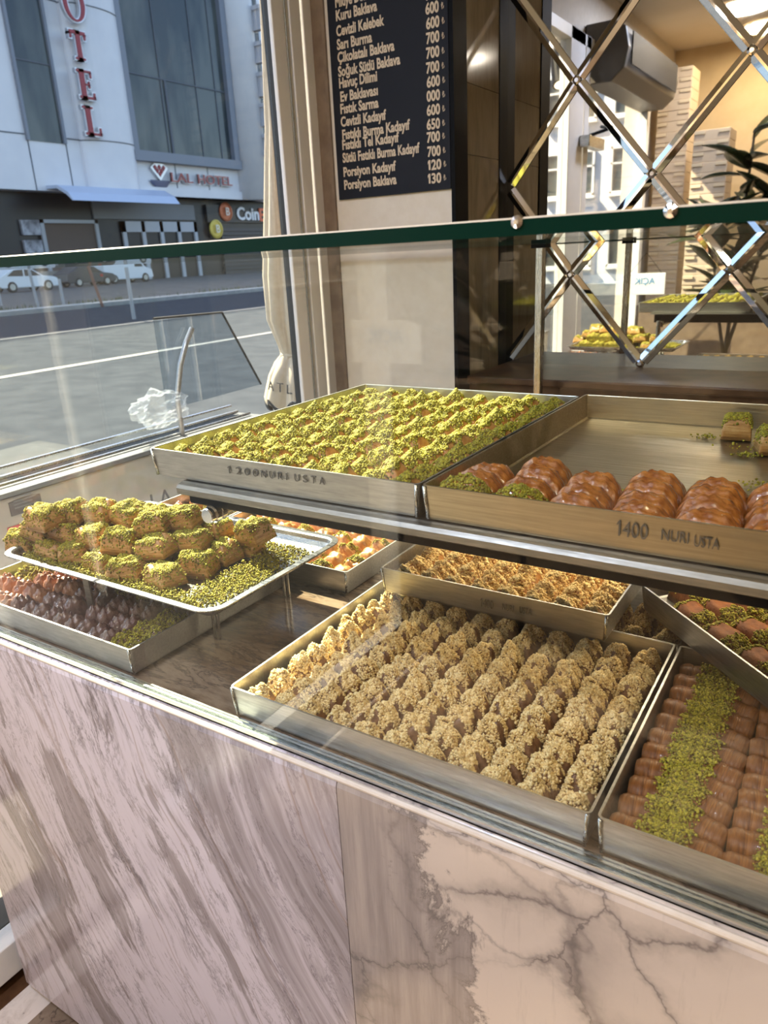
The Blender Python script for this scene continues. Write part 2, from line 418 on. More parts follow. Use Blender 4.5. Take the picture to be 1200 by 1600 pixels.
v = g.coord('Object', (230, 14, 14)); f = g.noise(v, 1.5, 6, 0.7, 0.6)
g.color(g.ramp(f, [(0.3, (0.08, 0.020, 0.004)), (0.52, (0.22, 0.075, 0.014)), (0.72, (0.38, 0.155, 0.036))])); g.bump(f, 1.0, 0.002); M_['roll'] = m
m = mat('layered_pastry', (0.7, 0.42, 0.16), 0.4); g = NG(m)
v = g.coord('Object', (30, 30, 330)); f = g.noise(v, 1.0, 4, 0.6, 0.3); f2 = g.noise(g.coord('Object'), 70, 5)
cc = g.ramp(f, [(0.32, (0.22, 0.09, 0.022)), (0.5, (0.46, 0.245, 0.075)), (0.7, (0.60, 0.39, 0.16))])
g.color(g.mix(g.ramp(f2, [(0.45, (0, 0, 0)), (0.7, (0.7, 0.7, 0.7))]), cc, (0.38, 0.165, 0.04))); g.bump(f, 0.8, 0.0012); M_['layered'] = m
M_['tilt_pastry'] = mottled('dark_syrup_pastry', (0.12, 0.032, 0.009), (0.23, 0.075, 0.018), 0.55, 90, 0.6, 0.0012, Specular_IOR_Level=0.25)

# ------------------------------------------------------------------ the room
def struct(name, parts, m, bevel=0.0, kind='structure'):
    V, F = join(*parts) if isinstance(parts, list) else parts
    o = world_mesh(name, V, F, m, bevel=bevel); o['kind'] = kind; return o

XW, YM, YB, XR, ZC = -1.56, 1.75, -2.75, 3.4, 3.0
m = mat('floor_tile', (0.3, 0.25, 0.2), 0.22); g = NG(m)
f = g.noise(g.coord(), 5, 8, 0.65, 0.6); cc = g.ramp(f, [(0.3, (0.13, 0.085, 0.06)), (0.5, (0.24, 0.18, 0.135)), (0.7, (0.36, 0.29, 0.23))])
r = g.math('ABSOLUTE', g.math('SUBTRACT', g.noise(g.coord(), 7, 8, 0.65, 0.8), 0.5))
g.color(g.mix(g.ramp(r, [(0, (0.7, 0.7, 0.7)), (0.02, (0, 0, 0))]), cc, (0.05, 0.04, 0.035)))
struct('floor', box(-1.385, XR, YB, 1.9, -0.08, 0.0), m)
m = mat('white_marble_border', (0.72, 0.66, 0.62), 0.2); g = NG(m)
f = g.noise(g.coord(), 16, 8, 0.7, 0.5)
g.color(g.ramp(f, [(0.30, (0.10, 0.085, 0.08)), (0.36, (0.60, 0.53, 0.49)), (0.5, (0.74, 0.67, 0.63))]))
struct('trim_1', box(-1.47, -1.385, YB, 1.9, -0.08, 0.0), m)
struct('trim_2', box(-1.60, -1.47, YB, 1.9, -0.08, -0.001), M_['ledge'])
struct('ceiling', box(XW - 0.1, XR, YB - 0.1, 1.9, ZC, ZC + 0.1), M_['ceiling'])
struct('wall_right', box(XR, XR + 0.1, YB - 0.1, 1.9, 0, ZC), M_['warm_wall'])
struct('wall_front', box(XW - 0.1, XR, YB - 0.1, YB, 0, ZC), M_['warm_wall'])
struct('wall_back', box(-1.026, XR, YM + 0.012, 1.9, 0, ZC), M_['warm_wall'])
struct('wall_left', [box(XW - 0.12, XW, YB, -1.85, 0, ZC), box(XW - 0.12, XW, -1.85, 1.9, 2.68, ZC)], M_['cream_wall'])

# pillar with its cladding
struct('wall_pillar', box(-1.44, -1.032, 1.40, 1.90, 0, ZC), M_['cream_wall'])
yA = at(727, 250, x=-1.03)[1]; yBk = at(777, 250, x=-1.03)[1]
struct('trim_3', [box(-1.034, -1.022, 1.393, yA, 1.05, ZC), box(-1.034, -1.022, yBk, YM + 0.005, 1.05, ZC)], M_['black'])
Vp, Fp = [], []
zz = [1.05, 1.62, 1.86, 2.04, 2.30, 2.62, ZC]
struct('trim_4', [box(-1.034, -1.025, yA, yBk, a + 0.0015, b) for a, b in zip(zz[:-1], zz[1:])], M_['stone'])
struct('trim_5', [box(-1.445, -1.435, 1.392, 1.42, 0.9, ZC)], M_['brown_trim'])
struct('wall_recess', box(XW, -1.44, 1.42, 1.9, 0, ZC), M_['brown_trim'])

# shop window: frame rails, mullions and panes
fr = [box(-1.56, -1.50, -1.85, 1.42, 0.025, 0.115), box(-1.56, -1.50, -1.85, 1.42, 2.62, 2.68)]
def ym(px, py=300): return at(px, py, x=-1.5)[1]
w1 = struct('window_1', fr + [box(-1.514, -1.50, ym(448), ym(466), 0.1, 2.68), box(-1.520, -1.502, ym(475), ym(490.6), 0.1, 2.68), box(-1.514, -1.50, ym(493), ym(505.5), 0.1, 2.68),
                              box(-1.56, -1.50, -0.50, -0.42, 0.1, 2.68), box(-1.56, -1.50, -0.40, -0.17, 0.1, 2.68), box(-1.56, -1.50, -1.85, -1.78, 0.1, 2.68)], M_['white_frame'], 0.003)
world_mesh('window_gasket', *join(box(-1.555, -1.522, ym(456), ym(476), 0.1, 2.66), box(-1.585, -1.53, ym(490.6), ym(493), 0.1, 2.66), box(-1.585, -1.53, ym(505.5), 1.42, 0.1, 2.66)), M_['gasket'], w1)
world_mesh('window_pane', *box(-1.538, -1.53, -0.17, ym(450), 0.11, 2.63), M_['window_pane'], w1)
world_mesh('window_pane', *box(-1.538, -1.53, -1.80, -0.50, 0.11, 2.63), M_['window_pane'], w1)

# brown marble ledge below the mirror
struct('trim_6', [box(-1.026, XR, 1.47, YM + 0.012, 0, 1.222), box(-1.026, XR, 1.455, YM + 0.012, 1.215, 1.237)], M_['ledge'], 0.004)

# mirror wall with crossing bevelled strips
mir = world_mesh('wall_mirror', *box(-1.022, 1.6, YM, YM + 0.01, 1.237, 2.85), M_['mirror'])
tag(mir, 'large mirror behind the counter with shiny glass strips crossing in diamonds', 'mirror')
def strip(a, b):
    a = Vector((a[0], 0, a[1])); b = Vector((b[0], 0, b[1])); d = (b - a).normalized(); s = Vector((-d.z, 0, d.x))
    prof = [(-0.018, 0), (-0.0165, 0.0035), (-0.003, 0.008), (0.003, 0.008), (0.0165, 0.0035), (0.018, 0)]
    V = []
    for p in (a + d * 0.012, b - d * 0.012):
        for u, h in prof:
            q = p + s * u; V.append((q.x, YM - h, q.z))
    F = [(i, i + 1, i + 7, i + 6) for i in range(5)] + [(5, 4, 3, 2, 1, 0), (6, 7, 8, 9, 10, 11)]
    return V, F
nodes = lambda i, j: (-0.576 + 0.2290 * i, 1.249 + 0.2675 * j)
for j in range(0, 5):
    for i in range(-2, 4):
        if (i + j) % 2: continue
        for di in (-1, 1):
            a = nodes(i, j); b = nodes(i + di, j + 1)
            if min(a[0], b[0]) < -1.05 or max(a[0], b[0]) > 0.2: continue
            a = (max(a[0], -1.015), a[1]); b = (max(b[0], -1.015), b[1])
            world_mesh('bevelled_strip', *strip(a, b), M_['mirror_bevel'], mir)
for i in range(-1, 2):
    for j in range(0, 5):
        if (i + j) % 2 == 0 and nodes(i, j)[0] < 0.1:
            x, z = nodes(i, j)
            world_mesh('corner_joint', *lathe([(0.014, 0), (0.012, -0.007), (0.006, -0.010)], 8, (x, YM - 0.001, z + 0.0), 'y'), M_['chrome'], mir)

# ------------------------------------------------------------------ interior lamps
LAMP = emitter('lamp_glow', (1.0, 0.80, 0.50), 4.0)
def ceiling_lamp(x, y, r, watts, label, tone):
    e = empty('ceiling_lamp', (x, y, ZC - 0.001)); tag(e, label, 'lamp', 'round ceiling lamps')
    world_mesh('lamp_ring', *lathe([(r, 0.0), (r, -0.03), (r - 0.02, -0.035), (r - 0.02, -0.012)], 28, (x, y, ZC - 0.001)), M_['chrome'], e)
    pts = []
    for k in range(19):
        a = k * 2.4; q = (r - 0.035) * math.sqrt((k + 0.5) / 19)
        pts.append(lathe([(0.004, 0.012), (0.018, 0.004), (0.018, -0.008), (0.006, -0.016)], 8, (x + q * math.cos(a), y + q * math.sin(a), ZC - 0.03)))
    world_mesh('crystal_bulb_cluster', *join(*pts), LAMP, e)
    L = bpy.data.lights.new('lamp_light', 'AREA'); L.shape = 'DISK'; L.size = 2 * r; L.energy = watts; L.color = tone
    lo = bpy.data.objects.new('lamp_light', L); COL.objects.link(lo); lo.parent = e; lo.location = (0, 0, -0.055)
    return e
ceiling_lamp(-0.92, -0.80, 0.16, CEIL_W * 1.2, 'added fill lamp nearest the counter and the shop window', (0.76, 0.87, 1.16))  # lamp added to brighten and cool the counter front
ceiling_lamp(-0.93, -1.66, 0.16, CEIL_W * 1.0, 'round crystal ceiling lamp showing at the upper right edge of the mirror', (1.0, 0.92, 0.82))
ceiling_lamp(-0.86, -2.25, 0.16, CEIL_W * 0.9, 'round crystal ceiling lamp close to the pastry box wall', (1.0, 0.74, 0.40))
ceiling_lamp(0.75, -1.55, 0.16, CEIL_W * 1.0, 'added fill lamp on the side away from the window', (1.0, 0.90, 0.78))  # another added lamp, keeps the right-hand marble bright
ceiling_lamp(0.60, -0.55, 0.16, CEIL_W * 0.5, 'added fill lamp over the right end of the counter', (1.0, 0.78, 0.50))  # extra warm lamp put in to lift the right end

def spot(x, y, label):
    z = 2.60
    e = empty('spotlight', (x, y, z)); tag(e, label, 'spotlight', 'black spotlights on the ceiling rail')
    world_mesh('stem', *tube([(x, y, z + 0.1), (x, y, ZC)], 0.012), M_['black'], e)
    ax = Vector((0.25, 0.35, -1)).normalized(); c = Vector((x, y, z))
    world_mesh('housing', *tube([c - ax * 0.11, c + ax * 0.10], 0.052, 20), M_['black'], e)
    world_mesh('lens', *tube([c + ax * 0.095, c + ax * 0.102], 0.04, 20), LAMP, e)
    L = bpy.data.lights.new('spot_light', 'SPOT'); L.energy = SPOT_W; L.spot_size = math.radians(80); L.spot_blend = 0.6; L.color = (1.0, 0.8, 0.55); L.shadow_soft_size = 0.04
    lo = bpy.data.objects.new('spot_light', L); COL.objects.link(lo); lo.parent = e; lo.location = ax * 0.12
    lo.rotation_mode = 'QUATERNION'; lo.rotation_quaternion = ax.to_track_quat('-Z', 'Y')
V1 = at(877, 22, y=4.2); spot(V1[0], 3.5 - 4.2, 'black ceiling spotlight nearer the window, left of the pair')
V1 = at(892, 35, y=4.5); spot(V1[0] + 0.05, 3.5 - 4.5, 'black ceiling spotlight with a glowing lens, right of the pair')

# ------------------------------------------------------------------ the counter
CT = empty('display_counter', (-0.4, 0.35, 0.0)); tag(CT, 'marble fronted bakery display counter with aluminium channel along its top', 'counter')
XL, XC, XE = -1.456, -0.474, 0.62
def slab(x0, x1, m):
    pts = [(-0.022, 0.028), (-0.022, 0.985), (-0.019, 0.993), (-0.012, 0.998), (-0.0, 1.0), (0.0, 0.028)]
    return world_mesh('marble_front', *prism(pts, x0, x1, 'x'), m, CT)
slab(XL, XC - 0.0006, M_['marble_left']); slab(XC + 0.0006, XE, M_['marble_right'])
world_mesh('marble_end', *box(XL, XL + 0.02, 0.0, 1.30, 0.028, 1.0), M_['marble_left'], CT)
world_mesh('carcass', *box(XL + 0.02, XE, 0.0, 1.30, 0.03, 0.985), M_['brown_trim'], CT)
world_mesh('plinth', *box(XL + 0.03, XE, 0.02, 1.28, 0.0, 0.03), M_['black'], CT)
world_mesh('marble_deck', *box(XL + 0.02, XE, 0.004, 1.30, 0.985, 1.0), M_['deck'], CT)
world_mesh('marble_lip', *tube([(XL, -0.0165, 0.9945), (XE, -0.0165, 0.9945)], 0.0042, 10), M_['marble_edge'], CT)
world_mesh('glazing_channel', *join(box(XL, XE, -0.0105, -0.0075, 0.999, 1.007), box(XL, XE, -0.0105, 0.010, 0.999, 1.001), box(XL, XE, -0.002, 0.0015, 0.999, 1.0075), box(XL, XE, 0.0075, 0.0105, 0.999, 1.004)), M_['alu_rail'], CT)

# glass of the display case
GC = empty('glass_case', (-0.4, 0.3, 1.0)); tag(GC, 'clear glass display case with a thick green edged glass top', 'display case')
world_mesh('front_pane', *box(XL + 0.006, XE, -0.0072, -0.0022, 1.002, 1.609), M_['pane'], GC)
world_mesh('end_pane', *box(XL + 0.006, XL + 0.011, 0.0, 0.65, 1.002, 1.609), M_['pane'], GC)
V, F = prism([(-0.012, 1.610), (-0.012, 1.6225), (-0.0095, 1.624), (1.345, 1.624), (1.345, 1.610)], XL, XE, 'x')
world_mesh('glass_top', V, F, [M_['top_pane'], M_['glass_edge'], M_['arris_highlight']], GC, fmat=[1, 1, 1, 2, 0, 1, 0])
for px in (-0.7435, 0.3):
    world_mesh('support_post', *box(px - 0.0095, px + 0.0095, 1.318, 1.342, 1.0, 1.61), M_['steel'], GC, bevel=0.002)
    world_mesh('post_bracket', *box(px - 0.02, px + 0.02, 1.312, 1.347, 1.600, 1.6098), M_['black'], GC)
for p in ((808, 350), (1048, 330)):
    q = at(*p, y=-0.0125)
    world_mesh('glue_clip', *lathe([(0.0055, 0.002), (0.005, -0.0015), (0.002, -0.003)], 12, (q[0], -0.012, 1.6205), 'y'), M_['chrome'], GC)

# raised shelf with its beam, tube and knobs
SH = empty('raised_shelf', (-0.1, 0.38, 1.268)); tag(SH, 'aluminium shelf on a black beam carrying the two upper trays', 'shelf')
SX0, SX1 = -0.808, 0.60
ZS = 1.306
lip = [(0.088, 1.288), (0.084, 1.2905), (0.083, 1.299), (0.087, 1.3035), (0.094, 1.3045), (0.098, 1.306), (0.69, 1.306), (0.69, 1.303), (0.099, 1.303), (0.092, 1.3005), (0.092, 1.288)]
world_mesh('shelf_sheet', *prism(lip, SX0, SX1, 'x'), aluminium('shelf_aluminium', (0.30, 0.285, 0.26), 0.42), SH)
world_mesh('beam', *join(box(SX0 + 0.012, SX1, 0.094, 0.135, 1.2745, 1.3025), box(SX0 + 0.012, SX1, 0.62, 0.66, 1.266, 1.302)), M_['black'], SH, bevel=0.002)
for k, x in enumerate((-0.752, 0.36)):
    world_mesh('cross_tube', *tube([(x, 0.11, 1.264), (x, 0.70, 1.264)], 0.0095, 16), M_['steel'], SH)
    for yk, sg in ((0.100, -1), (0.708, 1)):
        kn = world_mesh('knob', *lathe([(0.0125, 0.012 * -sg), (0.0125, 0.004 * -sg), (0.010, 0.002 * -sg), (0.0135, 0.0), (0.0135, 0.008 * sg), (0.0115, 0.011 * sg), (0.0115, 0.0165 * sg), (0.010, 0.018 * sg)], 24, (x, yk, 1.264), 'y'), M_['chrome'], SH, smooth=False)
for x in (-0.735, 0.36):
    for y in (0.84,):
        world_mesh('upright', *tube([(x, y, 1.0005), (x, y, 1.29)], 0.009, 12), M_['steel'], SH)
LEDM = emitter('led_strip_glow', (1.0, 0.78, 0.45), 6.0)
led = world_mesh('led_strip', *box(-0.72, 0.55, 0.560, 0.572, 1.294, 1.302), LEDM, SH)
L = bpy.data.lights.new('led_light', 'AREA'); L.shape = 'RECTANGLE'; L.size = 1.2; L.size_y = 0.014; L.energy = 2.4; L.color = (1.0, 0.82, 0.56)
lo = bpy.data.objects.new('led_light', L); COL.objects.link(lo); lo.parent = SH; lo.location = Vector((-0.09, 0.566, 1.292)) - SH.location

# ------------------------------------------------------------------ trays
def tray(label, x0, x1, y0, y1, z0, z1, r=0.006, flare=0.003, rotz=0.0, m=None, name='baking_tray', rim=0.0012, seams=True):
    w, d, h = (x1 - x0) / 2, (y1 - y0) / 2, z1 - z0
    prof = [(-flare - 0.004, 0.0), (-flare - 0.001, 0.0012), (-flare, 0.004), (0, h - 0.001), (rim, h - 0.0006), (rim, h), (-0.0016, h), (-0.0022, h - 0.001), (-flare - 0.002, 0.004), (-flare - 0.005, 0.0018), (-flare - 0.02, 0.0015)]
    loops = [[(x, y, z) for x, y in rrect(w + o, d + o, max(0.0005, r + o), 5)] for o, z in prof]
    V, F = loops_mesh(loops, True, True)
    me = mesh_data(name, V, F, m or M_['alu'])
    o = link(name, me, ((x0 + x1) / 2, (y0 + y1) / 2, z0), None, (0, 0, rotz))
    tag(o, label, 'tray')
    if seams:
        for s in (-1, 1):
            sv, sf = tube([(s * (w - flare - 0.002), -d + flare - 0.0004, 0.002), (s * (w - 0.0025), -d - 0.0008, h - 0.001)], 0.0022, 8)
            link('corner_seam', mesh_data('corner_seam', sv, sf, M_['alu_rail'], True), (0, 0, 0), o)
    return o

def stamp(tr, y0, items, m=None):
    """figures punched into the tray's front wall: (text, px0, py_baseline, px1, height)"""
    for s, px0, pyb, px1, hpx in items:
        a = at(px0, pyb, y=y0); b = at(px1, pyb, y=y0); t = at(px0, pyb - hpx, y=y0)
        size = (t[2] - a[2]) * 1.42
        me = text_mesh('stamped_lettering', s, size, m or M_['stamp'], 1.0, 0.0004)
        mn = min(v.co.x for v in me.vertices); wdt = max(v.co.x for v in me.vertices) - mn
        k = (b[0] - a[0]) / wdt
        for v in me.vertices: v.co.x = (v.co.x - mn) * k
        o = link('stamped_lettering', me, Vector((a[0], y0 - 0.0006, a[2])) - tr.location, tr, (math.radians(90), 0, 0))

TA = tray('wide aluminium tray of crumb topped baklava at the front of the deck', -0.673, -0.171, 0.0115, 0.404, 1.003, 1.05)
TB = tray('aluminium tray half hidden behind the wide crumb topped tray', -0.668, -0.166, 0.412, 0.81, 1.003, 1.045)
TC = tray('aluminium tray stamped 1400 lying across the two crumb topped trays', -0.645, -0.256, 0.357, 0.76, 1.052, 1.098)
stamp(TC, 0.357, [('1400', 751, 947, 771, 13), ('NURI', 785, 952, 803, 10), ('USTA', 812, 957, 831, 10)])
TD = tray('aluminium tray of orange baklava with green stripes behind the pyramid', -1.178, -0.752, 0.402, 0.80, 1.003, 1.05)
TE = tray('aluminium tray farthest left behind the pyramid, mostly hidden', -1.42, -1.186, 0.43, 0.83, 1.003, 1.05)
TF = tray('aluminium tray of dark chocolate baklava below the pistachio pyramid', -1.385, -0.884, 0.0125, 0.398, 1.003, 1.05)
TH = tray('aluminium tray of rolled pastries at the front right corner', -0.163, 0.338, 0.0115, 0.404, 1.003, 1.05)
u = Vector((math.cos(math.radians(-45)), math.sin(math.radians(-45)), 0)); vv = Vector((-u.y, u.x, 0))
A0 = Vector((-0.268, 0.508, 0)); LI, DI = 0.52, 0.36
cI = A0 + u * (LI / 2) + vv * (DI / 2)
TI = tray('round cornered aluminium tray laid slantwise over the rolled pastries', cI.x - LI / 2, cI.x + LI / 2, cI.y - DI / 2, cI.y + DI / 2, 1.052, 1.098, 0.05, 0.006, math.radians(-45), seams=False)
T1 = tray('aluminium tray full of bright pistachio baklava on the upper shelf', -0.866, -0.4115, 0.096, 0.666, ZS + 0.001, 1.35)
stamp(T1, 0.096, [(ch, 357 + 13.0 * k, 739 + 1.55 * k, 357 + 13.0 * k + (3.2 if ch == '1' else 1.4 if ch == 'I' else 7.4), 11) for k, ch in enumerate('1200NURIUSTA')])
T2 = tray('half empty aluminium tray stamped 1400 on the right of the upper shelf', -0.406, 0.05, 0.096, 0.686, ZS + 0.001, 1.35, m=M_['alu_warm'])
stamp(T2, 0.096, [('1400', 963, 836, 1012, 24), ('NURI', 1033, 843, 1076, 17), ('USTA', 1084, 853, 1124, 17)])

# shallow tray on its stand, for the pyramid
TG = None
w, d = 0.272, 0.17; cx, cy, zt = -1.0175, 0.228, 1.1
prof = [(-0.035, 0.0), (-0.022, 0.002), (-0.014, 0.012), (-0.010, 0.0185), (-0.001, 0.0195), (0.0005, 0.0185), (0.0005, 0.0205), (-0.010, 0.0208), (-0.0135, 0.0185), (-0.0165, 0.012), (-0.024, 0.0045), (-0.04, 0.0025)]
loops = [[(x, y, z) for x, y in rrect(w + o, d + o, max(0.004, 0.036 + o), 8)] for o, z in prof]
TG = link('shallow_tray', mesh_data('shallow_tray', *loops_mesh(loops, True, True), aluminium('polished_steel', (0.36, 0.36, 0.37), 0.26, (6, 30, 30)), False), (cx, cy, zt))
tag(TG, 'shallow rounded steel tray holding the pistachio baklava pyramid', 'tray')
ST = empty('tray_stand', (cx, cy, 1.0)); tag(ST, 'low metal stand lifting the pyramid tray above the chocolate baklava', 'stand')
world_mesh('frame', *join(tube([(-1.2, 0.103, 1.093), (-0.862, 0.167, 1.093)], 0.004, 8), tube([(-1.2, 0.35, 1.093), (-0.862, 0.35, 1.093)], 0.004, 8), tube([(-0.862, 0.16, 1.093), (-0.862, 0.355, 1.093)], 0.004, 8)), M_['steel'], ST)
for x, y, zb in ((-1.097, 0.100, 1.0055), (-1.097, 0.35, 1.0055)):
    world_mesh('leg', *box(x - 0.008, x + 0.008, y - 0.0015, y + 0.0015, zb, 1.098), M_['alu_dark'], ST)
for x, y, zb in ((-0.858, 0.167, 1.0005), (-0.858, 0.35, 1.0005)):
    world_mesh('leg', *join(tube([(x - 0.005, y, zb), (x - 0.005, y, 1.095)], 0.003, 8), tube([(x + 0.006, y, zb), (x + 0.006, y, 1.095)], 0.003, 8)), M_['steel'], ST)

# ------------------------------------------------------------------ pastries
NZ = lambda x, y, z, s: mnoise.noise(Vector((x * s, y * s, z * s)))
class Piece:
    """a pastry body: a rounded block over a rectangle, with folds"""
    def __init__(s, lx, ly, h, p, q, seed, folds=0.0, fn=3.0, lump=0.06, n=16, across=0.0):
        s.lx, s.ly, s.h, s.p, s.q, s.seed, s.folds, s.fn, s.lump, s.n, s.across = lx, ly, h, p, q, seed, folds, fn, lump, n, across
    def H(s, u, v):
        a = max(0.0, 1 - abs(u) ** s.p); b = max(0.0, 1 - abs(v) ** s.p)
        e = (a * b) ** s.q
        k = 1 + s.lump * 2 * mnoise.noise(Vector((u * 1.6 + s.seed * 7.1, v * 1.6, s.seed)))
        f = s.folds * math.sin(s.fn * math.pi * v + 2.2 * mnoise.noise(Vector((u * 1.3, v, s.seed + 3.3))))
        f += s.across * math.sin(5 * math.pi * u + 3 * mnoise.noise(Vector((u, v * 2, s.seed + 9.1))))
        return s.h * e * (k + f)
    def grid(s):
        n = s.n; V = []
        t = [math.sin(math.pi / 2 * (-1 + 2 * i / n)) for i in range(n + 1)]
        for j in range(n + 1):
            for i in range(n + 1):
                V.append((t[i] * s.lx, t[j] * s.ly, s.H(t[i], t[j])))
        F = [(j * (n + 1) + i, j * (n + 1) + i + 1, (j + 1) * (n + 1) + i + 1, (j + 1) * (n + 1) + i) for j in range(n) for i in range(n)]
        ring = [i for i in range(n + 1)] + [j * (n + 1) + n for j in range(1, n + 1)] + [n * (n + 1) + i for i in range(n - 1, -1, -1)] + [j * (n + 1) for j in range(n - 1, 0, -1)]
        F.append(tuple(reversed(ring)))
        return V, F
    def sample(s, cnt, rng, mask=None, reach=0.97):
        P = []
        while len(P) < cnt:
            u = rng.uniform(-reach, reach); v = rng.uniform(-reach, reach)
            if mask and not mask(u, v, rng): continue
            P.append((u * s.lx, v * s.ly, s.H(u, v)))
        return np.array(P)

OCT = np.array([(1, 0, 0), (-1, 0, 0), (0, 1, 0), (0, -1, 0), (0, 0, 1), (0, 0, -1)], float)
OCF = np.array([(0, 2, 4), (2, 1, 4), (1, 3, 4), (3, 0, 4), (2, 0, 5), (1, 2, 5), (3, 1, 5), (0, 3, 5)])
def granules(P, rmin, rmax, seed):
    g_ = np.random.default_rng(seed); n = len(P)
    q = g_.normal(size=(n, 4)); q /= np.linalg.norm(q, axis=1)[:, None]
    a, b, c, d_ = q.T
    R = np.stack([np.stack([1 - 2 * (c * c + d_ * d_), 2 * (b * c - a * d_), 2 * (b * d_ + a * c)], 1),
                  np.stack([2 * (b * c + a * d_), 1 - 2 * (b * b + d_ * d_), 2 * (c * d_ - a * b)], 1),
                  np.stack([2 * (b * d_ - a * c), 2 * (c * d_ + a * b), 1 - 2 * (b * b + c * c)], 1)], 1)
    r_ = rmin + (rmax - rmin) * g_.random(n) ** 1.6
    sc = r_[:, None, None] * (0.7 + 0.6 * g_.random((n, 6, 1)))
    V = np.einsum('nij,kj->nki', R, OCT) * sc + P[:, None, :]
    F = OCF[None] + (np.arange(n) * 6)[:, None, None]
    return V.reshape(-1, 3), F.reshape(-1, 3)

def topping(pc, cnt, rmin, rmax, seed, mask=None, lift=0.0008, clump=0.0):
    rng = random.Random(seed); P = pc.sample(cnt, rng, mask)
    P[:, 2] += lift
    if clump:
        for k in range(len(P)):
            P[k, 2] += clump * max(0, mnoise.noise(Vector((P[k, 0] * 160, P[k, 1] * 160, seed * 1.7)))) * rng.random()
    return granules(P, rmin, rmax, seed)

def variants(name, count, make_piece, body_m, top_name=None, top_m=None, top_args=None):
    """a list of (body mesh, topping mesh or None); copies share them"""
    out = []
    for k in range(count):
        pc = make_piece(k); V, F = pc.grid()
        b = mesh_data(name, V, F, body_m, True); t = None
        if top_m:
            V, F = topping(pc, seed=k * 31 + 5, **top_args); t = mesh_data(top_name, V, F, top_m)
        out.append((b, t))
    return out

def place(name, var, loc, rot, label, cat, group, top_name, scale=None):
    o = link(name, var[0], loc, None, rot)
    if scale: o.scale = scale
    tag(o, label, cat, group)
    if var[1] is not None: link(top_name, var[1], (0, 0, 0), o)
    return o

ORD = ['first', 'second', 'third', 'fourth', 'fifth', 'sixth', 'seventh', 'eighth', 'ninth', 'tenth', 'eleventh', 'twelfth', 'thirteenth', 'fourteenth', 'fifteenth', 'sixteenth', 'seventeenth', 'eighteenth', 'nineteenth', 'twentieth', 'twenty-first', 'twenty-second']
cat_b = 'baklava'

# walnut-crumb baklava: wide front tray, tray behind it, and the tray lying across
patch = lambda seed: (lambda u, v, r: mnoise.noise(Vector((u * 2.0 + seed * 3, v * 2.0, seed))) * 0.9 + 0.95 * (1.06 - math.hypot(u, v)) > 0.0 + 0.22 * r.random())
crumbV = []
for k in range(7):
    pc = Piece(0.0216, 0.0196, 0.036, 2.1, 0.62, k + 1, 0.05, 2, 0.20, 14)
    b = mesh_data('walnut_baklava', *pc.grid(), M_['pastry_walnut'], True)
    V, F = topping(pc, 1000, 0.0012, 0.0027, k + 11, patch(k + 2), 0.0006, 0.005)
    crumbV.append((b, mesh_data('nut_crumbs', V, F, M_['crumb'])))
NX, NY = 11, 9
for r in range(NY):
    for c in range(NX):
        x = -0.673 + 0.0075 + 0.0443 * (c + 0.5); y = 0.0115 + 0.0075 + 0.0420 * (r + 0.5)
        place('walnut_baklava', crumbV[(r * 5 + c * 3 + (r * c) % 4) % 7], (x + rnd.uniform(-1, 1) * 0.0012, y + rnd.uniform(-1, 1) * 0.0012, 1.0055), (0, 0, rnd.choice((0, math.pi)) + rnd.uniform(-0.06, 0.06)),
              f'crumb-topped baklava, {ORD[c]} from left in {ORD[r]} row of the wide front tray', cat_b, 'crumb-topped baklava in the wide front tray', 'nut_crumbs', (1, 1, 1.0 + rnd.uniform(-0.06, 0.14)))
for r in range(3):
    for c in range(6, 11):
        x = -0.668 + 0.0075 + 0.0443 * (c + 0.5); y = 0.412 + 0.0075 + 0.0426 * (r + 0.5)
        place('walnut_baklava', crumbV[(r * 3 + c * 2) % 7], (x, y, 1.0055), (0, 0, rnd.choice((0, math.pi))),
              f'crumb-topped baklava, {ORD[10 - c]} from right in {ORD[r]} row of the half hidden tray', cat_b, 'crumb-topped baklava in the half hidden tray', 'nut_crumbs')
sparse = lambda seed: (lambda u, v, r: mnoise.noise(Vector((u * 2.0 + seed * 3, v * 2.0, seed))) + 0.55 * (1 - 0.8 * max(abs(u), abs(v))) > -0.20 + 0.2 * r.random())
crumbC = []
for k in range(6):
    pc = Piece(0.0228, 0.0224, 0.036, 2.1, 0.6, k + 41, 0.08, 3, 0.16, 14)
    b = mesh_data('golden_baklava', *pc.grid(), M_['pastry_amber'], True)
    V, F = topping(pc, 1000, 0.0012, 0.0027, k + 61, sparse(k + 4), 0.0006, 0.008)
    crumbC.append((b, mesh_data('nut_crumbs', V, F, M_['crumb'])))
for r in range(8):
    for c in range(8):
        x = -0.645 + 0.008 + 0.0467 * (c + 0.5); y = 0.357 + 0.008 + 0.0462 * (r + 0.5)
        place('walnut_baklava', crumbC[(r * 5 + c * 3) % 6], (x, y, 1.0545), (0, 0, rnd.choice((0, math.pi)) + rnd.uniform(-0.05, 0.05)),
              f'golden crumbed baklava, {ORD[c]} from left in {ORD[r]} row of the crosswise tray', cat_b, 'golden crumbed baklava in the crosswise tray', 'nut_crumbs')

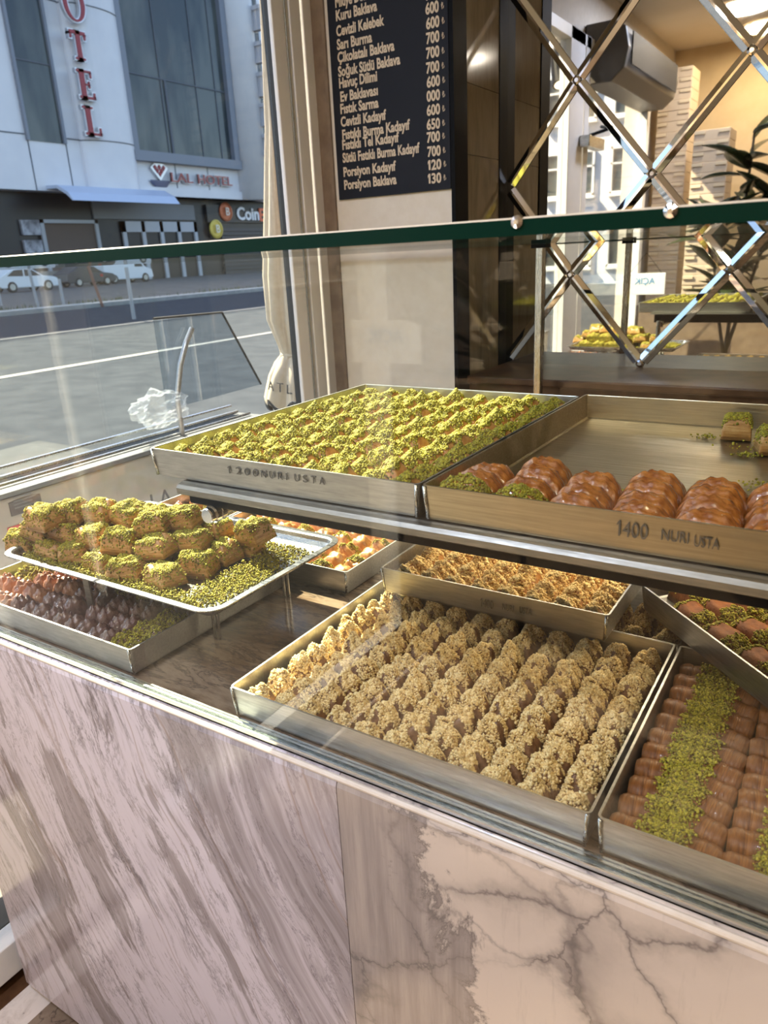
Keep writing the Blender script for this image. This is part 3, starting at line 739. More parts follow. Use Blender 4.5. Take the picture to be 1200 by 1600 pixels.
# pistachio baklava on the upper shelf
pistV = []
for k in range(6):
    pc = Piece(0.0240, 0.0226, 0.036, 2.2, 0.5, k + 81, 0.05, 2, 0.10, 14)
    b = mesh_data('pistachio_baklava', *pc.grid(), M_['pastry_amber'], True)
    mk = (lambda sd: (lambda u, v, r: -0.98 < u + 0.35 * mnoise.noise(Vector((u, v * 2, sd))) < 0.62 - 0.15 * r.random() and mnoise.noise(Vector((u * 3, v * 3, sd * 2))) > -0.40))(k + 3)
    V, F = topping(pc, 1200, 0.0011, 0.0024, k + 101, mk, 0.0006, 0.006)
    pistV.append((b, mesh_data('ground_pistachio', V, F, M_['pistachio'])))
for r in range(12):
    for c in range(9):
        x = -0.866 + 0.008 + 0.0487 * (c + 0.5); y = 0.096 + 0.0075 + 0.0462 * (r + 0.5)
        place('pistachio_baklava', pistV[(r * 5 + c * 7) % 6], (x, y, 1.3105), (0, 0, rnd.uniform(-0.06, 0.06)),
              f'pistachio baklava, {ORD[c]} from left in {ORD[r]} row of the upper left tray', cat_b, 'pistachio baklava in the upper left tray', 'ground_pistachio', (1, 1, 1 + rnd.uniform(-0.08, 0.10)))

# brown glazed shells in the half empty upper tray
shellV = []
for k in range(6):
    pc = Piece(0.034, 0.0225, 0.039, 2.5, 0.46, k + 121, 0.035, 5, 0.05, 34, 0.03)
    shellV.append((mesh_data('glazed_pastry', *pc.grid(), M_['shell'], True), None))
    V, F = topping(pc, 1500, 0.0011, 0.0024, k + 141, lambda u, v, r: True, 0.0008, 0.004)
    shellV[-1] = (shellV[-1][0], mesh_data('ground_pistachio', V, F, M_['pistachio']))
for c in range(8):
    for r in range(4 if c > 3 else 3 + (c % 2)):
        green = (r == 0 and c in (0, 1, 6))
        x = -0.367 + 0.0655 * c - 0.004 * r + rnd.uniform(-1, 1) * 0.002; y = 0.129 + 0.039 * r
        b, t = shellV[(c * 3 + r * 5) % 6]
        lab = f'{"pistachio-covered" if green else "glazed brown"} pastry, {ORD[r]} from front in {ORD[c]} column of half empty tray'
        place('glazed_pastry', (b, t if green else None), (x, y, 1.3125), (math.radians(-5 if not green else 0), 0, rnd.uniform(-0.07, 0.07)), lab, 'pastry', 'glazed pastries in the half empty tray', 'ground_pistachio', (1, 1, 1 + rnd.uniform(-0.06, 0.06)))
sqV = []
for k in range(2):
    pc = Piece(0.021, 0.021, 0.036, 7, 0.5, k + 161, 0.03, 2, 0.05, 16)
    V, F = topping(pc, 1500, 0.0011, 0.0024, k + 171, lambda u, v, r: v > -0.86 or r.random() < 0.1, 0.0008, 0.002)
    sqV.append((mesh_data('square_baklava', *pc.grid(), M_['layered'], True), mesh_data('ground_pistachio', V, F, M_['pistachio'])))
for k, (px, py, lab) in enumerate(((1147, 688, 'single square pistachio baklava left in the half empty upper tray'), (1203, 712, 'square pistachio baklava at the right picture edge in the upper tray'))):
    q = at(px, py, z=1.3105)
    place('square_baklava', sqV[k], (q[0], q[1] + 0.02, 1.3105), (0, 0, 0.1 + 0.2 * k), lab, cat_b, None, 'ground_pistachio')
P = []
for (px, py, n, sp) in ((1105, 683, 40, 0.012), (1166, 712, 70, 0.008), (1160, 700, 20, 0.02), (960, 770, 60, 0.01), (1195, 760, 60, 0.02)):
    q = at(px, py, z=1.311)
    for _ in range(n): P.append((q[0] + rnd.gauss(0, sp), q[1] + rnd.gauss(0, sp * 0.6), 1.3108 + rnd.random() * 0.004))
P = np.array(P); P[:, 1] = np.clip(P[:, 1], 0.105, 0.675); P[:, 0] = np.clip(P[:, 0], -0.395, 0.04)
o = world_mesh('pistachio_crumbs', *granules(P, 0.0011, 0.0024, 5), M_['pistachio']); tag(o, 'loose pistachio crumbs on the bare floor of the half empty tray', 'crumbs', kind='stuff')

# chocolate shells under the pyramid
def shells(make_m, seed, cnt):
    out = []
    for k in range(cnt):
        pc = Piece(0.0165, 0.0262, 0.040, 2.1, 0.52, k + seed, 0.055, 5, 0.06, 28, 0.05)
        V, F = topping(pc, 800, 0.0011, 0.0024, k + seed, lambda u, v, r: True, 0.0008, 0.003)
        out.append((mesh_data('folded_pastry', *pc.grid(), make_m, True), mesh_data('ground_pistachio', V, F, M_['pistachio'])))
    return out
chV = shells(M_['choco'], 201, 4); litRedV = shells(M_['lit_reddish'], 221, 3)
for r in range(8):
    for c in range(15):
        x = -1.354 + 0.0313 * c; y = 0.050 + 0.0440 * r
        if y > 0.395: continue
        if abs(x + 1.097) < 0.010 and abs(y - 0.10) < 0.024: continue
        if abs(x + 1.097) < 0.010 and abs(y - 0.35) < 0.024: continue
        green = (c >= 13 and r < 3) or (r == 3 and c in (8, 10)) or (c < 2 and r in (2, 3))
        lit_tone = (c - 1.2 * r) < 3.5 and c < 7 and not green  # left-end pieces get their sunlight through this colour
        b, t = (litRedV[(c + r) % 3] if lit_tone else chV[(c * 3 + r) % 4])
        kind = 'pistachio-covered' if green else ('reddish' if lit_tone else 'dark chocolate')
        place('folded_pastry', (b, t if green else None), (x, y, 1.0055), (0, 0, -0.35 + rnd.uniform(-0.08, 0.08)),
              f'{kind} folded pastry, {ORD[c]} from left in {ORD[r]} row below the pyramid', 'pastry', 'folded pastries below the pyramid', 'ground_pistachio', (1, 1, 1 + rnd.uniform(-0.08, 0.12)))

# orange baklava with pistachio stripes
orV = []
for k in range(5):
    pc = Piece(0.025, 0.0235, 0.036, 2.6, 0.42, k + 241, 0.10, 3, 0.14, 16)
    mk = (lambda sd: (lambda u, v, r: abs(v - u * 0.3) < 0.42 - 0.2 * r.random()))(k)
    V, F = topping(pc, 420, 0.0011, 0.0024, k + 251, mk, 0.0008, 0.003)
    orV.append((mesh_data('orange_baklava', *pc.grid(), M_['pastry_amber'], True), mesh_data('ground_pistachio', V, F, M_['pistachio'])))
for r in range(8):
    for c in range(8):
        x = -1.178 + 0.008 + 0.0512 * (c + 0.5); y = 0.402 + 0.008 + 0.0478 * (r + 0.5)
        b, t = orV[(r * 3 + c * 2) % 5]
        gr = (r + c) % 2 == 0
        place('orange_baklava', (b, t if gr else None), (x, y, 1.0055), (0, 0, rnd.uniform(-0.06, 0.06)),
              f'{"green striped" if gr else "plain"} orange baklava, {ORD[c]} from left in {ORD[r]} row behind the pyramid', cat_b, 'orange baklava behind the pyramid', 'ground_pistachio')
for r in range(4):
    for c in range(4):
        x = -1.42 + 0.012 + 0.0525 * (c + 0.5); y = 0.43 + 0.05 + 0.06 * (r + 0.5)
        b, t = litRedV[(r + c) % 3]
        place('folded_pastry', (b, t if c % 2 else None), (x, y, 1.0055), (0, 0, 1.2), f'{"pistachio-covered" if c % 2 else "reddish"} pastry, {ORD[c]} from left in {ORD[r]} row of farthest left tray', 'pastry', 'pastries in the farthest left tray', 'ground_pistachio', (1.2, 0.95, 1))

# rolled pastries with pistachio bands
rollV = []
for k in range(5):
    V, F = [], []
    n, mseg = 18, 14; L_ = 0.0268
    for i in range(mseg + 1):
        t = -1 + 2 * i / mseg; rr = 0.0176 * (1 - 0.34 * abs(t) ** 5) * (1 + 0.16 * mnoise.noise(Vector((t * 1.6, k * 3.1, 0))))
        for j in range(n):
            a = 2 * math.pi * j / n
            q = rr * (1 + 0.10 * mnoise.noise(Vector((t * 4, math.cos(a) * 1.5, math.sin(a) * 1.5 + k))))
            V.append((t * L_, q * math.cos(a), 0.0150 + q * math.sin(a) * 0.86))
    for i in range(mseg):
        for j in range(n):
            j2 = (j + 1) % n; F.append((i * n + j, (i + 1) * n + j, (i + 1) * n + j2, i * n + j2))
    F += [tuple(range(n)), tuple(mseg * n + j for j in range(n - 1, -1, -1))]
    b = mesh_data('rolled_pastry', V, F, M_['roll'], True)
    rng = random.Random(k + 300); P = []
    while len(P) < 560:
        t = rng.triangular(-0.05, 1.08, 0.8); a = rng.uniform(0.12, 0.88) * math.pi
        P.append((t * L_, 0.0180 * math.cos(a), 0.0155 + 0.0160 * math.sin(a) + rng.random() * 0.003))
    rollV.append((b, mesh_data('ground_pistachio', *granules(np.array(P), 0.0011, 0.0024, k), M_['pistachio'])))
for c in range(6):
    for r in range(11):
        x = -0.163 + 0.0335 + 0.0540 * c; y = 0.0115 + 0.007 + 0.0338 * (r + 0.5)
        if c >= 4 and r > 6: continue
        b, t = rollV[(c * 2 + r) % 5]
        ang = (-0.16 if c % 2 else 0.06) + rnd.uniform(-0.07, 0.07)
        o = place('rolled_pastry', (b, t), (x + rnd.uniform(-1, 1) * 0.0015, y + 0.002 * math.sin(r), 1.0085 + rnd.uniform(0, 0.003)), (0, 0, ang + (math.pi if c % 2 else 0)),
                  f'rolled pastry, {ORD[r]} from front in {ORD[c]} column of the front right tray', 'pastry', 'rolled pastries in the front right tray', 'ground_pistachio')

# slanted tray: large brown lozenges with pistachio bands
tiV = []
for k in range(4):
    pc = Piece(0.034, 0.0235, 0.038, 4, 0.45, k + 321, 0.02, 3, 0.06, 16)
    V, F = topping(pc, 650, 0.0011, 0.0024, k + 331, lambda u, v, r: abs(u) > 0.62 - 0.25 * r.random(), 0.0008, 0.002)
    tiV.append((mesh_data('lozenge_baklava', *pc.grid(), M_['tilt_pastry'], True), mesh_data('ground_pistachio', V, F, M_['pistachio'])))
for r in range(7):
    for c in range(7):
        lx_ = -LI / 2 + 0.014 + 0.0705 * (c + 0.5); ly_ = -DI / 2 + 0.014 + 0.0475 * (r + 0.5)
        if (c in (0,) and r in (0, 6)): continue
        if (c == 6 and r in (0, 6)): continue
        q = cI + u * lx_ + vv * ly_
        place('lozenge_baklava', tiV[(r + 2 * c) % 4], (q.x, q.y, 1.0545), (0, 0, math.radians(-45)),
              f'brown lozenge baklava, {ORD[c]} from left end in {ORD[r]} row of the slanted tray', cat_b, 'lozenge baklava in the slanted tray', 'ground_pistachio')

# the pyramid of pistachio dusted squares
pyV = []
for k in range(6):
    pc = Piece(0.0315, 0.0245, 0.034, 7, 0.42, k + 361, 0.03, 2, 0.12, 18)
    mk = (lambda sd: (lambda u, v, r: (max(abs(u), abs(v)) < 0.9 and mnoise.noise(Vector((u * 1.5, v * 1.5, sd * 2.7))) > -0.22 - 0.25 * r.random()) or (max(abs(u), abs(v)) > 0.93 and r.random() < 0.8) or (max(abs(u), abs(v)) > 0.95 and r.random() < 0.5)))(k + 1)
    rng = random.Random(k); P = pc.sample(1500, rng, mk, 1.0)
    for i in range(len(P)):
        if max(abs(P[i, 0]) / 0.0315, abs(P[i, 1]) / 0.0245) > 0.92: P[i, 2] = rng.uniform(0.0, 0.026) if rng.random() < 0.75 else P[i, 2]
    P[:, 2] += 0.0006
    V, F = granules(P, 0.0011, 0.0026, k + 371)
    pyV.append((mesh_data('square_baklava', *pc.grid(), M_['layered'], True), mesh_data('ground_pistachio', V, F, M_['pistachio'])))
ox, oy = -1.045, 0.205
pyF = []
for k in range(3):
    pc = Piece(0.0315, 0.0245, 0.034, 5, 0.45, k + 391, 0.03, 2, 0.12, 14)
    rng = random.Random(k + 50); P = pc.sample(2300, rng, None, 1.0)
    for i in range(len(P)):
        if max(abs(P[i, 0]) / 0.0315, abs(P[i, 1]) / 0.0245) > 0.90: P[i, 2] = rng.uniform(0.0, 0.028)
    for i in range(1300):
        e_ = rng.randrange(4); a_ = rng.uniform(-1, 1); z_ = rng.uniform(0.001, 0.030)
        P = np.vstack([P, [[(0.0312 if e_ == 0 else -0.0312) if e_ < 2 else a_ * 0.031, (0.0242 if e_ == 2 else -0.0242) if e_ >= 2 else a_ * 0.024, z_]]])
    pyF.append((mesh_data('square_baklava', *pc.grid(), M_['layered'], True), mesh_data('ground_pistachio', *granules(P, 0.0011, 0.0026, k + 395), M_['pistachio'])))
front = [('lowest', 1.1035, [(39, 842), (84, 853), (123, 860), (160, 872), (199, 885), (256, 896), (308, 878), (347, 859), (381, 846)]),
         ('middle', 1.1345, [(62, 822), (106, 824), (150, 833), (190, 843), (245, 850), (299, 839), (336, 822), (399, 828)]),
         ('top', 1.1640, [(70, 806), (115, 796), (160, 797), (200, 801), (243, 812), (285, 806)])]
cnt = 0
used = []
for lname, zb, pts_ in front:
    for k, (px, py) in enumerate(pts_):
        q = at(px, py, z=zb + 0.02)
        tl = (rnd.uniform(-0.06, 0.10), rnd.uniform(-0.10, 0.10)) if lname == 'lowest' else (rnd.uniform(0.0, 0.22), rnd.uniform(-0.22, 0.22))
        used.append((q[0], q[1], zb))
        place('square_baklava', pyV[cnt % 6], (q[0], q[1], zb), (tl[0], tl[1], 0.12 + rnd.uniform(-0.28, 0.28)),
              f'pistachio-dusted square baklava, {ORD[k]} from left along the {lname} visible layer of pyramid', cat_b, 'pistachio dusted squares of the pyramid', 'ground_pistachio', (0.97, 0.97, 1 + rnd.uniform(-0.05, 0.12)))
        cnt += 1
# pieces on the far side and inside, carrying the upper layers
for lname, zb, nx, ny, y0_, x0_ in (('lowest', 1.1035, 6, 4, 0.165, -1.215), ('middle', 1.1345, 5, 2, 0.225, -1.19)):
    for r in range(ny):
        for c in range(nx):
            x = x0_ + 0.066 * c + (0.012 if r % 2 else 0); y = y0_ + 0.0515 * r
            if any(abs(x - ux) < 0.045 and abs(y - uy) < 0.036 and abs(zb - uz) < 0.02 for ux, uy, uz in used): continue
            place('square_baklava', pyF[cnt % 3], (x, y, zb), (0, rnd.uniform(-0.05, 0.05), math.pi + rnd.uniform(-0.12, 0.12)),
                  f'square baklava of the {lname} layer, {ORD[r]} row back, {ORD[c]} from left inside pyramid', cat_b, 'squares inside and behind the pyramid', 'ground_pistachio', (0.97, 0.97, 0.95))
            cnt += 1
P = []
for _ in range(22000):
    a = rnd.random()
    x = ox + rnd.uniform(-0.245, 0.262) ; y = oy + rnd.uniform(-0.165, 0.15)
    dx = max(0, abs(x - ox) - 0.225); dy = max(0, abs(y - oy) - 0.125)
    dd = math.hypot(dx, dy)
    if rnd.random() > math.exp(-(dd / 0.026) ** 2): continue
    if abs(x - ox) < 0.19 and abs(y - oy) < 0.09: continue
    P.append((x, y, 1.1035 + rnd.random() ** 2 * 0.012 * math.exp(-(dd / 0.022) ** 2)))
for _ in range(1100):
    x = rnd.gauss(-0.815, 0.022); y = rnd.gauss(0.19, 0.05); P.append((x, y, 1.1035 + rnd.random() ** 2 * 0.006))
P = np.array(P); P[:, 1] = np.clip(P[:, 1], 0.088, 0.37); P[:, 0] = np.clip(P[:, 0], -1.255, -0.785)
o = world_mesh('pistachio_crumbs', *granules(P, 0.0011, 0.0026, 77), M_['pistachio']); tag(o, 'loose ground pistachio heaped around the foot of the baklava pyramid', 'crumbs', kind='stuff')

# ------------------------------------------------------------------ menu board
MB = empty('menu_board', (-1.24, 1.395, 1.77)); tag(MB, 'dark price list board with cream lettering on the pillar', 'menu board')
YMB = 1.392
bl = at(530, 310, y=YMB); br = at(711, 297, y=YMB)
world_mesh('board', *box(bl[0], -1.036, YMB, 1.3995, (bl[2] + br[2]) / 2, 2.75), M_['menu'], MB)
rows = [('Porsiyon Baklava', '130'), ('Porsiyon Kadayıf', '120'), ('Sütlü Fıstıklı Burma Kadayıf', '700'), ('Fıstıklı Tel Kadayıf', '700'), ('Fıstıklı Burma Kadayıf', '650'), ('Cevizli Kadayıf', '600'), ('Fıstık Sarma', '000'),
        ('Ev Baklavası', '600'), ('Havuç Dilimi', '700'), ('Soğuk Sütlü Baklava', '700'), ('Çikolatalı Baklava', '700'), ('Sarı Burma', '600'), ('Cevizli Kelebek', '600'), ('Kuru Baklava', '700'), ('Midye Dolma', '700')]
base_px = [(538, 296), (537, 276), (536, 254), (535, 234), (535, 218), (533, 198), (532, 178), (532, 159), (530, 138), (529, 120), (528, 98), (527, 78), (526, 57), (525, 33), (524, 12)]
end_px = [620, 619, 656, 624, 641, 604, 592, 591, 590, 626, 617, 582, 601, 590, 585]
names_z = []
for (nm, pr), (bx, by), ex in zip(rows, base_px, end_px):
    a = at(bx, by, y=YMB); b = at(ex, by - 0.095 * (ex - bx), y=YMB)
    me = text_mesh('dish_name', nm, 0.036, M_['menu_text'], 1.0, 0.0004, 0.0011)
    wdt = max(v.co.x for v in me.vertices); k = (b[0] - a[0]) / wdt
    for v in me.vertices: v.co.x *= k
    link('dish_name', me, Vector((a[0], YMB - 0.0006, a[2])) - MB.location, MB, (math.radians(90), 0, 0))
    names_z.append(a[2])
for k, ((nm, pr), (qx, qy)) in enumerate(zip(rows, [(669, 287), (669, 266), (668, 245), (667, 223), (667, 203), (667, 181), (667, 159), (667, 137), (666, 115), (666, 92), (666, 69), (666, 46), (665, 23), (665, 1), (665, -20)])):
    c = at(qx, qy, y=YMB); b = at(qx + 21, qy, y=YMB)
    me = text_mesh('price', pr, 0.036, M_['menu_text'], 1.0, 0.0004, 0.0011)
    wdt = max(v.co.x for v in me.vertices); s_ = (b[0] - c[0]) / wdt
    for v in me.vertices: v.co.x *= s_
    po = link('price', me, Vector((c[0], YMB - 0.0006, c[2])) - MB.location, MB, (math.radians(90), 0, 0))
    me = text_mesh('lira_sign', '₺', 0.021, M_['menu_text'], 0.8, 0.0003, 0.0)
    if len(me.vertices): link('lira_sign', me, Vector((b[0] + 0.006 - c[0], 0.004, 0)), po, (0, 0, 0))

# ------------------------------------------------------------------ behind the photographer (seen in the mirror)
VY = lambda y: 3.5 - y
cardboard = mottled('pale_carton', (0.50, 0.40, 0.30), (0.55, 0.45, 0.34), 0.7, 8)
carton_tab = mat('carton_tab', (0.60, 0.50, 0.36), 0.7)
def carton_stack(x0, x1, ynear, ztop, n, hh, words, grp):
    for k in range(n):
        zt = ztop - k * hh
        dy = rnd.uniform(-1, 1) * 0.004
        o = world_mesh('pastry_box', *box(x0, x1, ynear - 0.26 + dy, ynear + dy, zt - hh + 0.001, zt), cardboard, bevel=0.003)
        tag(o, f'flat pale pastry box, {ORD[k]} from the top of the {words}', 'box', grp)
        for xx in (x0 + 0.002, x1 - 0.075):
            world_mesh('folded_tab', *box(xx, xx + 0.07, ynear + dy - 0.001, ynear + dy + 0.009, zt - 0.024, zt - 0.004), carton_tab, o)
yb = 5.55
a = at(1032, 110, y=yb); b = at(1083, 105, y=yb)
carton_stack(a[0], b[0], VY(yb), a[2], 22, 0.068, 'tall stack in the corner', 'pale pastry boxes in the tall corner stack')
zbot1 = a[2] - 22 * 0.068
yb2 = 5.35
a2 = at(1085, 205, y=yb2); b2 = at(1142, 197, y=yb2)
carton_stack(a2[0], b2[0], VY(yb2), a2[2], 17, 0.068, 'shorter stack beside the plant', 'pale pastry boxes in the shorter stack')
zbot2 = a2[2] - 17 * 0.068
bench = world_mesh('wall_bench', *box(a[0] - 0.02, 1.6, YB + 0.02, VY(yb2) + 0.06, 0.0, min(zbot1, zbot2)), M_['brown_trim'], bevel=0.004)
tag(bench, 'brown wooden bench along the wall carrying the pastry boxes', 'bench')
for x0_, x1_, zt_, yy_, w_ in ((a[0], b[0], zbot1, VY(yb), 'tall'), (a2[0], b2[0], zbot2, VY(yb2), 'shorter')):
    if zt_ - min(zbot1, zbot2) > 0.003:
        o = world_mesh('pastry_box', *box(x0_, x1_, yy_ - 0.26, yy_, min(zbot1, zbot2), zt_), cardboard); tag(o, f'deep pale pastry box at the bottom of the {w_} stack', 'box')

# air conditioner above the door
AC = empty('air_conditioner', (-1.40, -1.1, 2.45)); tag(AC, 'long grey air conditioner with a slatted grille above the shop door', 'air conditioner')
acp = [(-1.555, 2.46), (-1.40, 2.46), (-1.33, 2.52), (-1.31, 2.62), (-1.33, 2.72), (-1.40, 2.76), (-1.555, 2.76)]
world_mesh('casing', *prism(acp, -1.78, -0.55, 'y'), mat('grey_casing', (0.11, 0.098, 0.083), 0.45), AC, bevel=0.006)
grm = mat('grille_dark', (0.06, 0.055, 0.05), 0.5)
world_mesh('grille', *join(*[box(-1.312, -1.302, -1.70 + 0.022 * k, -1.69 + 0.022 * k, 2.54, 2.70) for k in range(50)]), grm, AC)
# door closer
DC = empty('door_closer', (-1.47, -0.45, 1.98)); tag(DC, 'silver door closer arm at the top of the shop door frame', 'door closer')
world_mesh('closer_body', *box(-1.499, -1.44, -0.62, -0.34, 2.12, 2.18), M_['alu_rail'], DC, bevel=0.005)
world_mesh('closer_arm', *tube([(-1.46, -0.40, 2.18), (-1.36, -0.50, 2.22), (-1.47, -0.64, 2.25)], 0.009, 8), M_['black'], DC)

# open sign
yS = 5.1
a = at(977, 428, y=yS); b = at(1038, 460, y=yS)
OS = empty('open_sign', ((a[0] + b[0]) / 2, VY(yS), b[2])); tag(OS, 'small white hanging sign with blue word AÇIK', 'sign')
world_mesh('sign_plate', *box(a[0], b[0], VY(yS) - 0.006, VY(yS), b[2], a[2]), M_['white_paper'], OS, bevel=0.002)
W_ = b[0] - a[0]; H_ = a[2] - b[2]
def sign_text(s, cxr, zr, size, m_):
    me = text_mesh('sign_lettering', s, size, m_, 1.0, 0.0004, 0.0005, 'CENTER')
    link('sign_lettering', me, Vector((a[0] + W_ * cxr, VY(yS) + 0.0008, b[2] + H_ * zr)) - OS.location, OS, (math.radians(90), 0, math.radians(180)))
sign_text('AÇIK', 0.5, 0.5, H_ * 0.42, M_['blue_ink'])
world_mesh('cord', *tube([(a[0] + 0.03, VY(yS) - 0.003, a[2]), ((a[0] + b[0]) / 2, VY(yS) - 0.003, a[2] + 0.14), (b[0] - 0.03, VY(yS) - 0.003, a[2])], 0.002, 6), M_['black'], OS)

# framed picture beside the door
yP = 5.6
a = at(941, 308, y=yP); b = at(985, 345, y=yP)
FP = empty('framed_picture', ((a[0] + b[0]) / 2 + 0.3, YB + 0.03, b[2]))
tag(FP, 'small dark framed picture on the wall behind the shop floor', 'picture')
world_mesh('frame', *join(box(-1.50, -1.15, YB + 0.002, YB + 0.03, 1.45, 1.85)), M_['black'], FP, bevel=0.004)
world_mesh('print', *box(-1.46, -1.19, YB + 0.03, YB + 0.033, 1.49, 1.81), mottled('faded_print', (0.35, 0.33, 0.30), (0.55, 0.53, 0.5), 0.5, 18), FP)

# rubber plant
leafM = mottled('rubber_leaf', (0.012, 0.022, 0.008), (0.03, 0.045, 0.015), 0.25, 14)
PL = empty('rubber_plant', (-0.55, -1.45, 0.0)); tag(PL, 'dark green rubber plant in a pot reflected in the mirror', 'plant')
px_, py_ = -0.80, -1.35
PL.location = (px_, py_, 0)
world_mesh('pot', *lathe([(0.13, 0), (0.17, 0.30), (0.18, 0.32), (0.165, 0.32), (0.15, 0.29)], 28, (px_, py_, 0)), M_['brown_trim'], PL)
world_mesh('stem', *join(tube([(px_, py_, 0.28), (px_ + 0.02, py_, 1.0), (px_ + 0.06, py_ + 0.03, 2.2)], [0.016, 0.013, 0.007]), tube([(px_ + 0.02, py_, 0.9), (px_ + 0.16, py_ - 0.05, 1.5), (px_ + 0.24, py_, 2.0)], [0.012, 0.010, 0.006]), tube([(px_ + 0.02, py_, 0.8), (px_ - 0.08, py_ + 0.05, 1.3), (px_ - 0.12, py_ + 0.06, 1.75)], [0.012, 0.010, 0.006])), mat('plant_stem', (0.06, 0.04, 0.02), 0.7), PL)
lv = []
def leaf(L, wd):
    V, F = [], []; n = 8
    for i in range(n + 1):
        t = i / n; w_ = wd * math.sin(math.pi * min(1, t * 0.94 + 0.05)) ** 0.8; zz_ = -0.25 * L * t * t
        V += [(-w_, t * L, zz_ + 0.10 * w_), (0, t * L, zz_ - 0.12 * w_), (w_, t * L, zz_ + 0.10 * w_), (0, t * L, zz_ - 0.12 * w_ - 0.003)]
    for i in range(n):
        q = i * 4; F += [(q, q + 1, q + 5, q + 4), (q + 1, q + 2, q + 6, q + 5), (q + 2, q + 3, q + 7, q + 6), (q + 3, q, q + 4, q + 7)]
    return V, F
leafme = [mesh_data('leaf', *leaf(0.30, 0.062), leafM, True), mesh_data('leaf', *leaf(0.24, 0.055), leafM, True)]
rg = random.Random(4)
for k in range(84):
    base_ = [((0.02, 0.0), (0.06, 0.03), 1.0, 2.2), ((0.10, -0.03), (0.24, 0.0), 1.2, 2.0), ((-0.05, 0.03), (-0.12, 0.06), 1.1, 1.75)][k % 3]
    t = rg.random(); x = base_[0][0] + (base_[1][0] - base_[0][0]) * t; y = base_[0][1] + (base_[1][1] - base_[0][1]) * t; z = base_[2] + (base_[3] - base_[2]) * t
    link('leaf', leafme[k % 2], (x, y, z), PL, (rg.uniform(0.1, 1.0), rg.uniform(-0.3, 0.3), k * 2.4))

# ------------------------------------------------------------------ outside: folded parasol and cart by the window
canvas = mottled('beige_canvas', (0.50, 0.42, 0.30), (0.55, 0.47, 0.35), 0.8, 60, 0.2)
PX = -1.86
pc_ = at(457, 400, x=PX); pyc = pc_[1]
PA = empty('folded_parasol', (PX, pyc, 0.12)); tag(PA, 'folded beige canvas parasol tied shut outside the window', 'parasol')
world_mesh('pole', *tube([(PX, pyc, 0.10), (PX, pyc, 2.75)], 0.022, 12), M_['white_frame'], PA)
world_mesh('base', *lathe([(0.26, 0), (0.26, 0.05), (0.05, 0.08), (0.03, 0.16)], 24, (PX, pyc, 0.10)), M_['gasket'], PA)
zt_ = at(430, 560, x=PX)[2]; zh_ = at(435, 634, x=PX)[2]; zl_ = at(440, 611, x=PX)[2]
prof = [(2.72, 0.03, 0.1), (2.4, 0.036, 0.25), (2.05, 0.052, 0.3), (1.72, 0.086, 0.28), (1.55, 0.106, 0.25), (zt_ + 0.13, 0.108, 0.22), (zt_ + 0.03, 0.080, 0.15), (zt_, 0.074, 0.12), (zt_ - 0.03, 0.098, 0.18), (zt_ - 0.08, 0.122, 0.22), (zh_, 0.145, 0.24)]
loops = []
NP = 96
for z, r_, amp in prof:
    L_ = []
    for k in range(NP):
        a_ = 2 * math.pi * k / NP; tw = a_ + (2.7 - z) * 0.35
        rr = r_ * (1 + amp * (abs(math.sin(4 * tw + 0.6)) ** 0.7 - 0.5))
        L_.append((PX + rr * math.cos(a_), pyc + rr * math.sin(a_), z + (0.02 * math.sin(8 * tw) if z < zh_ + 0.01 else 0)))
    loops.append(L_)
world_mesh('canvas', *loops_mesh(loops[::-1], False, False), canvas, PA, True)
world_mesh('hem_band', *loops_mesh([[(p[0] * 1.0, p[1], p[2] - 0.002) for p in loops[-1]], [(p[0], p[1], p[2] - 0.018) for p in loops[-1]]], False, False), M_['gasket'], PA)
world_mesh('tie_strap', *lathe([(0.078, -0.006), (0.080, 0), (0.078, 0.006)], 32, (PX, pyc, zt_)), canvas, PA)
def canvas_letter(ch, ang, zc, size, tilt):
    r_ = 0.156
    me = text_mesh('canvas_lettering', ch, size, M_['black_ink'], 1.0, 0.001, 0.0, 'CENTER')
    link('canvas_lettering', me, Vector((PX + r_ * math.cos(ang), pyc + r_ * math.sin(ang), zc)) - PA.location, PA, (math.radians(90), tilt, ang + math.radians(90)))
for ch, dg_, dz in (('A', -104, 0.004), ('T', -86, 0.0), ('L', -72, -0.006), ('A', -57, -0.008), ('L', -38, 0.008), ('A', -20, 0.004), ('I', -3, 0.0)):
    canvas_letter(ch, math.radians(dg_), zl_ + dz, 0.052, 0.1)

# glazed cart outside
CA = empty('street_cart', (-1.82, 0.9, 0.1)); tag(CA, 'beige street cart with sloping glass hood outside the window', 'cart')
cbeige = mottled('cart_beige', (0.30, 0.285, 0.25), (0.34, 0.32, 0.28), 0.55, 20)
XCt = -1.75
world_mesh('cart_body', *box(-1.885, XCt, -0.6, 1.32, 0.35, 1.075), cbeige, CA, bevel=0.006)
world_mesh('cart_top_rim', *box(-1.895, XCt + 0.005, -0.6, 1.33, 1.076, 1.090), mat('cart_top_grey', (0.10, 0.11, 0.125), 0.35), CA, bevel=0.003)
for x in (-1.86, -1.78):
    for y in (-0.45, 1.2):
        wh = world_mesh('wheel', *lathe([(0.12, -0.02), (0.125, 0), (0.12, 0.02)], 24, (x, y, 0.225), 'x'), M_['gasket'], CA)
world_mesh('chassis', *box(-1.87, XCt - 0.02, -0.55, 1.28, 0.28, 0.35), M_['gasket'], CA)
world_mesh('slide_rail', *join(tube([(-1.86, -0.6, 1.100), (-1.86, 1.30, 1.100)], 0.007, 8), tube([(-1.89, -0.6, 1.118), (-1.89, 1.30, 1.118)], 0.006, 8), tube([(-1.80, -0.6, 1.098), (-1.80, 1.30, 1.098)], 0.005, 8)), M_['alu_rail'], CA)
qa = at(16, 800, x=XCt); qb = at(63, 778, x=XCt)
